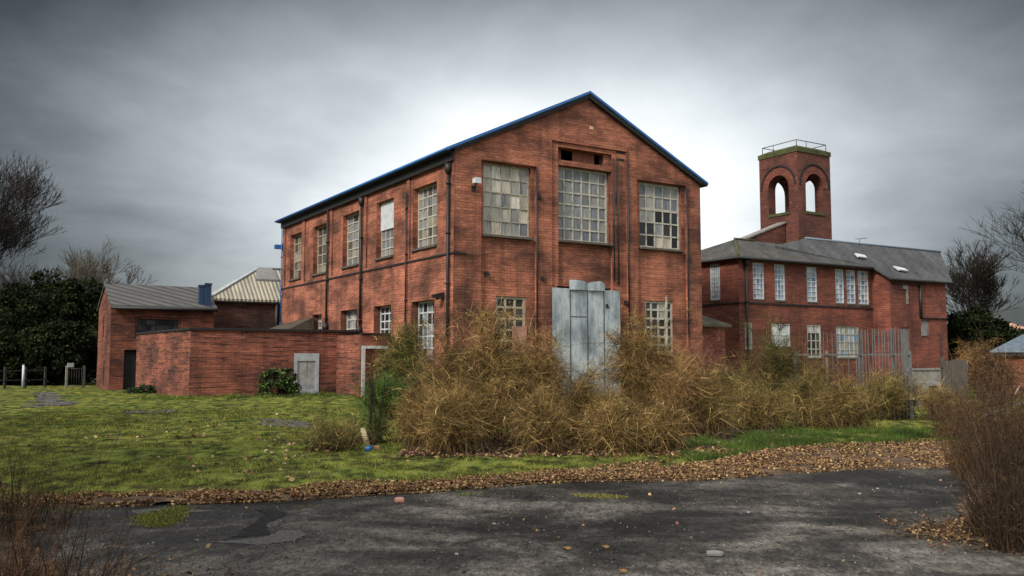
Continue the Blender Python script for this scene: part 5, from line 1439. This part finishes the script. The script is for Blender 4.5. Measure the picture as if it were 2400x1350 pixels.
# concrete bench
E0 = at(2152, 925, 29.5); E0.z = 0
bn = thing('concrete_bench', 'pale concrete slab bench in the long grass below the brick block', 'bench', E0)
ez = at(2180, 897, 29.5).z; ex_ = Vector((1, .1, 0)).normalized(); ey_ = Vector((-.1, 1, 0)).normalized()
b = MB(); b.box(E0, ex_, ey_, -.05, .86, ez - .11, ez + .03, 0, .5); b.build('seat', M['slab'], bn)
for t in (.02, .66): b = MB(); b.box(E0, ex_, ey_, t, t + .14, 0, ez - .112, .05, .45); b.build('leg', M['slab'], bn)
# low pale wall behind the bench
Wl = at(2140, 900, 33); Wl.z = 0; b = MB(); b.box(Wl, Vector((1, .35, 0)).normalized(), Vector((-.35, 1, 0)).normalized(), 0, 1.4, 0, at(2170, 868, 33).z, 0, .2)
lw_ = thing('garden_wall', 'low pale rendered wall behind the concrete bench', 'wall', Wl); b.build('wall', M['concrete'], lw_)
b = MB(); b.box(Wl, Vector((1, .35, 0)).normalized(), Vector((-.35, 1, 0)).normalized(), -.04, 1.44, at(2170, 868, 33).z + .003, at(2170, 868, 33).z + .07, -.04, .24); b.build('coping', M['slab'], lw_)
# dumped wheelbarrow
H0 = at(2338, 930, 22); H0.z = 0
wb = thing('wheelbarrow', 'dark dumped wheelbarrow with pale handles among the reeds on the right', 'wheelbarrow', H0)
zb = .45
b = MB(); bt = [H0 + Vector((x, y, z)) for x, y, z in ((-.2, -.22, zb), (.2, -.22, zb), (.2, .22, zb), (-.2, .22, zb))]; tp_ = [H0 + Vector((x, y, z)) for x, y, z in ((-.42, -.33, zb + .36), (.36, -.33, zb + .3), (.36, .33, zb + .3), (-.42, .33, zb + .36))]
b.face(bt)
for i in range(4): b.face([bt[i], bt[(i + 1) % 4], tp_[(i + 1) % 4], tp_[i]]); b.face([tp_[i] + (bt[i] - tp_[i]) * .0 + Vector((0, 0, .002)), tp_[(i + 1) % 4] + Vector((0, 0, .002)), bt[(i + 1) % 4] + Vector((0, 0, .02)), bt[i] + Vector((0, 0, .02))])
b.build('tray', M['black_iron'], wb)
b = MB(); cw = H0 + Vector((-.45, 0, .22)); b.tube([cw + Vector((math.cos(t) * .2, 0, math.sin(t) * .2)) for t in np.linspace(0, 6.283, 17)], .035, 6); b.tube([cw + Vector((0, -.08, 0)), cw + Vector((0, .08, 0))], .03, 6); b.build('wheel', M['black_iron'], wb)
for s_ in (-1, 1):
    b = MB(); b.tube([cw + Vector((0, s_ * .1, 0)), H0 + Vector((.1, s_ * .2, zb - .04)), H0 + Vector((.5, s_ * .28, zb + .12)), H0 + Vector((.72, s_ * .3, zb + .5))], .018, 6); b.build('handle', M['lead'], wb)
    b = MB(); b.tube([H0 + Vector((.18, s_ * .2, zb - .04)), H0 + Vector((.25, s_ * .24, .0))], .016, 6); b.build('leg', M['black_iron'], wb)
# tin-roofed shed at the right edge
X0 = at(2338, 900, 40); X0.z = 0
ts = thing('tin_roofed_shed', 'low brick shed with a blue-grey tin roof at the right edge', 'shed', X0)
sx_, sy_ = Vector((.86, -.51, 0)).normalized(), Vector((.51, .86, 0)).normalized()
ze = at(2338, 826, 40).z; zr_ = at(2400, 789, 43).z
b = MB(); facade(b, X0, sx_, -sy_, 6, ze, [(1.2, 2.0, .0, 1.9, 'hole')]); facade(b, X0, sy_, -sx_, 5, ze); b.build('wall', M['brick_out'], ts)
b = MB(); q = [X0 - sx_ * .25 - sy_ * .25 + Z * ze, X0 + sx_ * 6.3 - sy_ * .25 + Z * ze, X0 + sx_ * 6.3 + sy_ * 2.5 + Z * zr_, X0 + sx_ * 1.0 + sy_ * 2.5 + Z * zr_]
b.prism(q, Z * .06); q = [X0 - sx_ * .25 + sy_ * 5.25 + Z * ze, X0 + sx_ * 6.3 + sy_ * 5.25 + Z * ze, X0 + sx_ * 6.3 + sy_ * 2.5 + Z * zr_, X0 + sx_ * 1.0 + sy_ * 2.5 + Z * zr_]; b.prism(q, Z * .06)
b.prism([X0 - sx_ * .25 - sy_ * .25 + Z * (ze), X0 - sx_ * .25 + sy_ * 5.25 + Z * ze, X0 + sx_ * 1.0 + sy_ * 2.5 + Z * zr_], Z * .055)
b.build('roof', M['tin_roof'], ts)
b = MB(); b.box(X0, sx_, -sy_, 1.2, 2.0, .02, 1.9, -.25, -.2); b.build('door', M['door_grey'], ts)
b = MB(); b.box(X0, sx_, -sy_, -.2, 6.2, ze - .16, ze - .01, .05, .2); b.build('fascia', M['dark_timber'], ts)
# far red-roofed house on the hill
r0 = at(2366, 760, 120); zb_ = at(2366, 772, 120).z
hh = thing('red_roofed_house', 'tiny red-roofed house on the far hillside at the right', 'house', Vector((r0.x, r0.y, 0)))
b = MB(); O = Vector((r0.x, r0.y, 0)); b.box(O, Vector((1, 0, 0)), Vector((0, 1, 0)), -2.2, 2.2, 0, zb_, 0, 5); b.build('wall', M['brick_out'], hh)
b = MB(); b.prism([O + Vector((-2.5, -.3, zb_)), O + Vector((2.5, -.3, zb_)), O + Vector((1.2, 2.5, zb_ + 1.0)), O + Vector((-1.2, 2.5, zb_ + 1.0))], Z * .1); b.face([O + Vector((-2.5, -.3, zb_)), O + Vector((-1.2, 2.5, zb_ + 1.0)), O + Vector((-2.5, 5.3, zb_))]); b.face([O + Vector((2.5, -.3, zb_)), O + Vector((2.5, 5.3, zb_)), O + Vector((1.2, 2.5, zb_ + 1.0))])
b.build('roof', M['pink_board'], hh)
# hills
def hill(name, x0, x1, Y, hgt, seed):
    n = 90; v = []; 
    xs_ = np.linspace(x0, x1, n)
    for x in xs_:
        k = math.sin(math.pi * (x - x0) / (x1 - x0)) ** .5
        hgt_ = hgt * k * (1 + .25 * mnoise.noise((x * .03, seed, 0)) + .10 * mnoise.noise((x * .2, seed, 4)))
        v += [(x, Y - 20, -.2), (x, Y, hgt_ * .75), (x, Y + 30, hgt_), (x, Y + 90, -.2)]
    a = np.arange(n * 4).reshape(n, 4); f = np.stack([a[:-1, :-1], a[1:, :-1], a[1:, 1:], a[:-1, 1:]], -1).reshape(-1, 4)
    o = np_obj(name, np.array(v), f, None, M['hill']); o.data.shade_smooth(); tag(o, kind='structure')
hill('hills', 60, 420, 210, 11.5, 2); hill('hills', -420, -40, 190, 8, 6)
# field fence and posts at the left
G1 = at(-40, 905, 46); G1.z = 0; G2 = at(105, 905, 49); G2.z = 0; gd = (G2 - G1); GL = gd.length; gd.normalize(); gn = Vector((-gd.y, gd.x, 0))
ff = thing('field_fence', 'dark post-and-rail fence in front of the evergreens at the left', 'fence', G1)
for t in np.linspace(0, GL, 4): b = MB(); b.box(G1, gd, gn, t - .05, t + .05, 0, 1.15, -.05, .05); b.build('post', M['bark_far'], ff)
for z in (.45, .95): b = MB(); b.box(G1, gd, gn, 0, GL, z - .03, z + .03, -.09, -.052); b.build('rail', M['bark_far'], ff)
p = ground(53, 911); wp = thing('white_post', 'thin white post standing alone in front of the field fence', 'post', Vector((p.x, p.y, 0))); b = MB(); zt = at(53, 853, p.y).z
b.tube([p, p + Z * (zt - .05)], .06, 8); b.build('shaft', M['white_paint'], wp); b = MB(); b.tube([p + Z * (zt - .05), p + Z * zt], [.07, .045], 8); b.build('cap', M['galv'], wp)
g0 = at(155, 905, 48); g0.z = 0; gg = thing('field_gate', 'small grey wire gate between posts, left of the outbuilding', 'gate', g0); g1 = at(196, 905, 48.6); g1.z = 0
gd = (g1 - g0); L_ = gd.length; gd.normalize(); gn = Vector((-gd.y, gd.x, 0)); zt = at(165, 862, 48).z
for t in (0, L_): b = MB(); b.box(g0, gd, gn, t - .05, t + .05, 0, zt + .1, -.05, .05); b.build('post', M['concrete' if t == 0 else 'weathered_wood'], gg)
b = MB()
for z in (.15, zt - .05): b.tube([g0 + gd * .06 + Z * z, g0 + gd * (L_ - .06) + Z * z], .025, 6)
for i in range(1, 7): b.tube([g0 + gd * L_ * i / 7 + Z * .15, g0 + gd * L_ * i / 7 + Z * (zt - .05)], .01, 5)
b.build('leaf_frame', M['galv'], gg)
bx0 = at(168, 862, 48.2); b = MB(); b.box(Vector((bx0.x, bx0.y - .15, 0)), gd, gn, -.16, .16, zt + .03, zt + .26, -.06, .0); b.build('sign_plate', M['lead'], gg)

# ================================================================== LIGHT, SKY, CAMERA
SUN = Vector((-.50, -.64, .58)).normalized()
sl_ = bpy.data.lights.new('Sun', 'SUN'); sl_.energy = 2.9; sl_.angle = R(14); sl_.color = (1, .95, .88)
so = bpy.data.objects.new('Sun', sl_); COL.objects.link(so); so.rotation_euler = SUN.to_track_quat('Z', 'Y').to_euler()
w = bpy.data.worlds.new('World'); scene.world = w; w.use_nodes = True
t = w.node_tree; nd, ln = t.nodes, t.links
bg = nd['Background']; bg.inputs['Strength'].default_value = .1
sky = nd.new('ShaderNodeTexSky'); sky.sky_type = 'NISHITA'; sky.sun_disc = False
sky.sun_elevation = math.asin(SUN.z); sky.sun_rotation = math.atan2(SUN.x, SUN.y) % (2 * math.pi)
class W(NT):
    def __init__(s): s.t = t
ww = W()
tc = nd.new('ShaderNodeTexCoord'); sep = nd.new('ShaderNodeSeparateXYZ'); ln.new(tc.outputs['Generated'], sep.inputs[0])
X, Yc, Zc = sep.outputs
# cloud deck: direction stretched so that banks lie flat near the horizon
zz = ww.math('ADD', ww.math('ABSOLUTE', Zc), .22)
cv = nd.new('ShaderNodeCombineXYZ'); ln.new(ww.math('DIVIDE', X, zz), cv.inputs[0]); ln.new(ww.math('DIVIDE', Yc, zz), cv.inputs[1])
n1 = ww.noise(cv.outputs[0], .9, 6, .5, .4); n2 = ww.noise(cv.outputs[0], 2.6, 6, .55, .3)
# thin place in the overcast behind the factory
dx = ww.math('DIVIDE', ww.math('SUBTRACT', X, .03), .47); dz = ww.math('DIVIDE', ww.math('SUBTRACT', Zc, .17), .25)
d2 = ww.math('SQRT', ww.math('ADD', ww.math('MULTIPLY', dx, dx), ww.math('MULTIPLY', dz, dz)))
d2 = ww.math('ADD', d2, ww.math('MULTIPLY', ww.math('SUBTRACT', n1, .5), .62)); d2 = ww.math('ADD', d2, ww.math('MULTIPLY', ww.math('SUBTRACT', n2, .5), .26))
front = ww.ramp(ww.math('MULTIPLY', d2, .714), [(.22, (9.6, 9.8, 9.9)), (.34, (7.6, 8.0, 8.2)), (.45, (5.2, 5.6, 5.85)), (.56, (3.5, 3.8, 4.0)), (.65, (2.4, 2.65, 2.8)), (.76, (1.25, 1.41, 1.5)), (.87, (.50, .58, .62)), (.98, (.22, .27, .29))])
# the rest of the sky, overhead and behind the camera, is an even bright grey
rest = ww.ramp(n1, [(.3, (8.5, 8.8, 9.2)), (.7, (11.5, 11.8, 12.0))])
rest = ww.mix(rest, ww.ramp(ww.math('ABSOLUTE', Zc), [(0.0, .34), (.35, .72), (.9, 1.45)]), 1.0, 'MULTIPLY')
isb = ww.math('ADD', ww.math('MULTIPLY', ww.math('SUBTRACT', .42, Yc), 2.4), ww.math('MULTIPLY', ww.math('SUBTRACT', Zc, .62), 1.2), clamp=True)
deck = ww.mix(front, rest, isb)
ln.new(ww.mix(sky.outputs[0], deck, .93), bg.inputs['Color'])

cam = bpy.data.cameras.new('Camera'); co = bpy.data.objects.new('Camera', cam); COL.objects.link(co)
cam.sensor_width = 36; cam.lens = 36 * F / 2400; cam.clip_end = 3000; cam.clip_start = .05
co.location = CAM; co.rotation_euler = (math.pi / 2 + PITCH, 0, 0); scene.camera = co
vs = scene.view_settings; vs.view_transform = 'Standard'; vs.look = 'None'; vs.exposure = .27; vs.gamma = 1
scene.render.engine = 'CYCLES'
scene.cycles.max_bounces = 5; scene.cycles.diffuse_bounces = 3; scene.cycles.glossy_bounces = 2; scene.cycles.transmission_bounces = 2; scene.cycles.transparent_max_bounces = 4
scene.cycles.use_denoising = True; scene.cycles.denoiser = 'OPENIMAGEDENOISE'
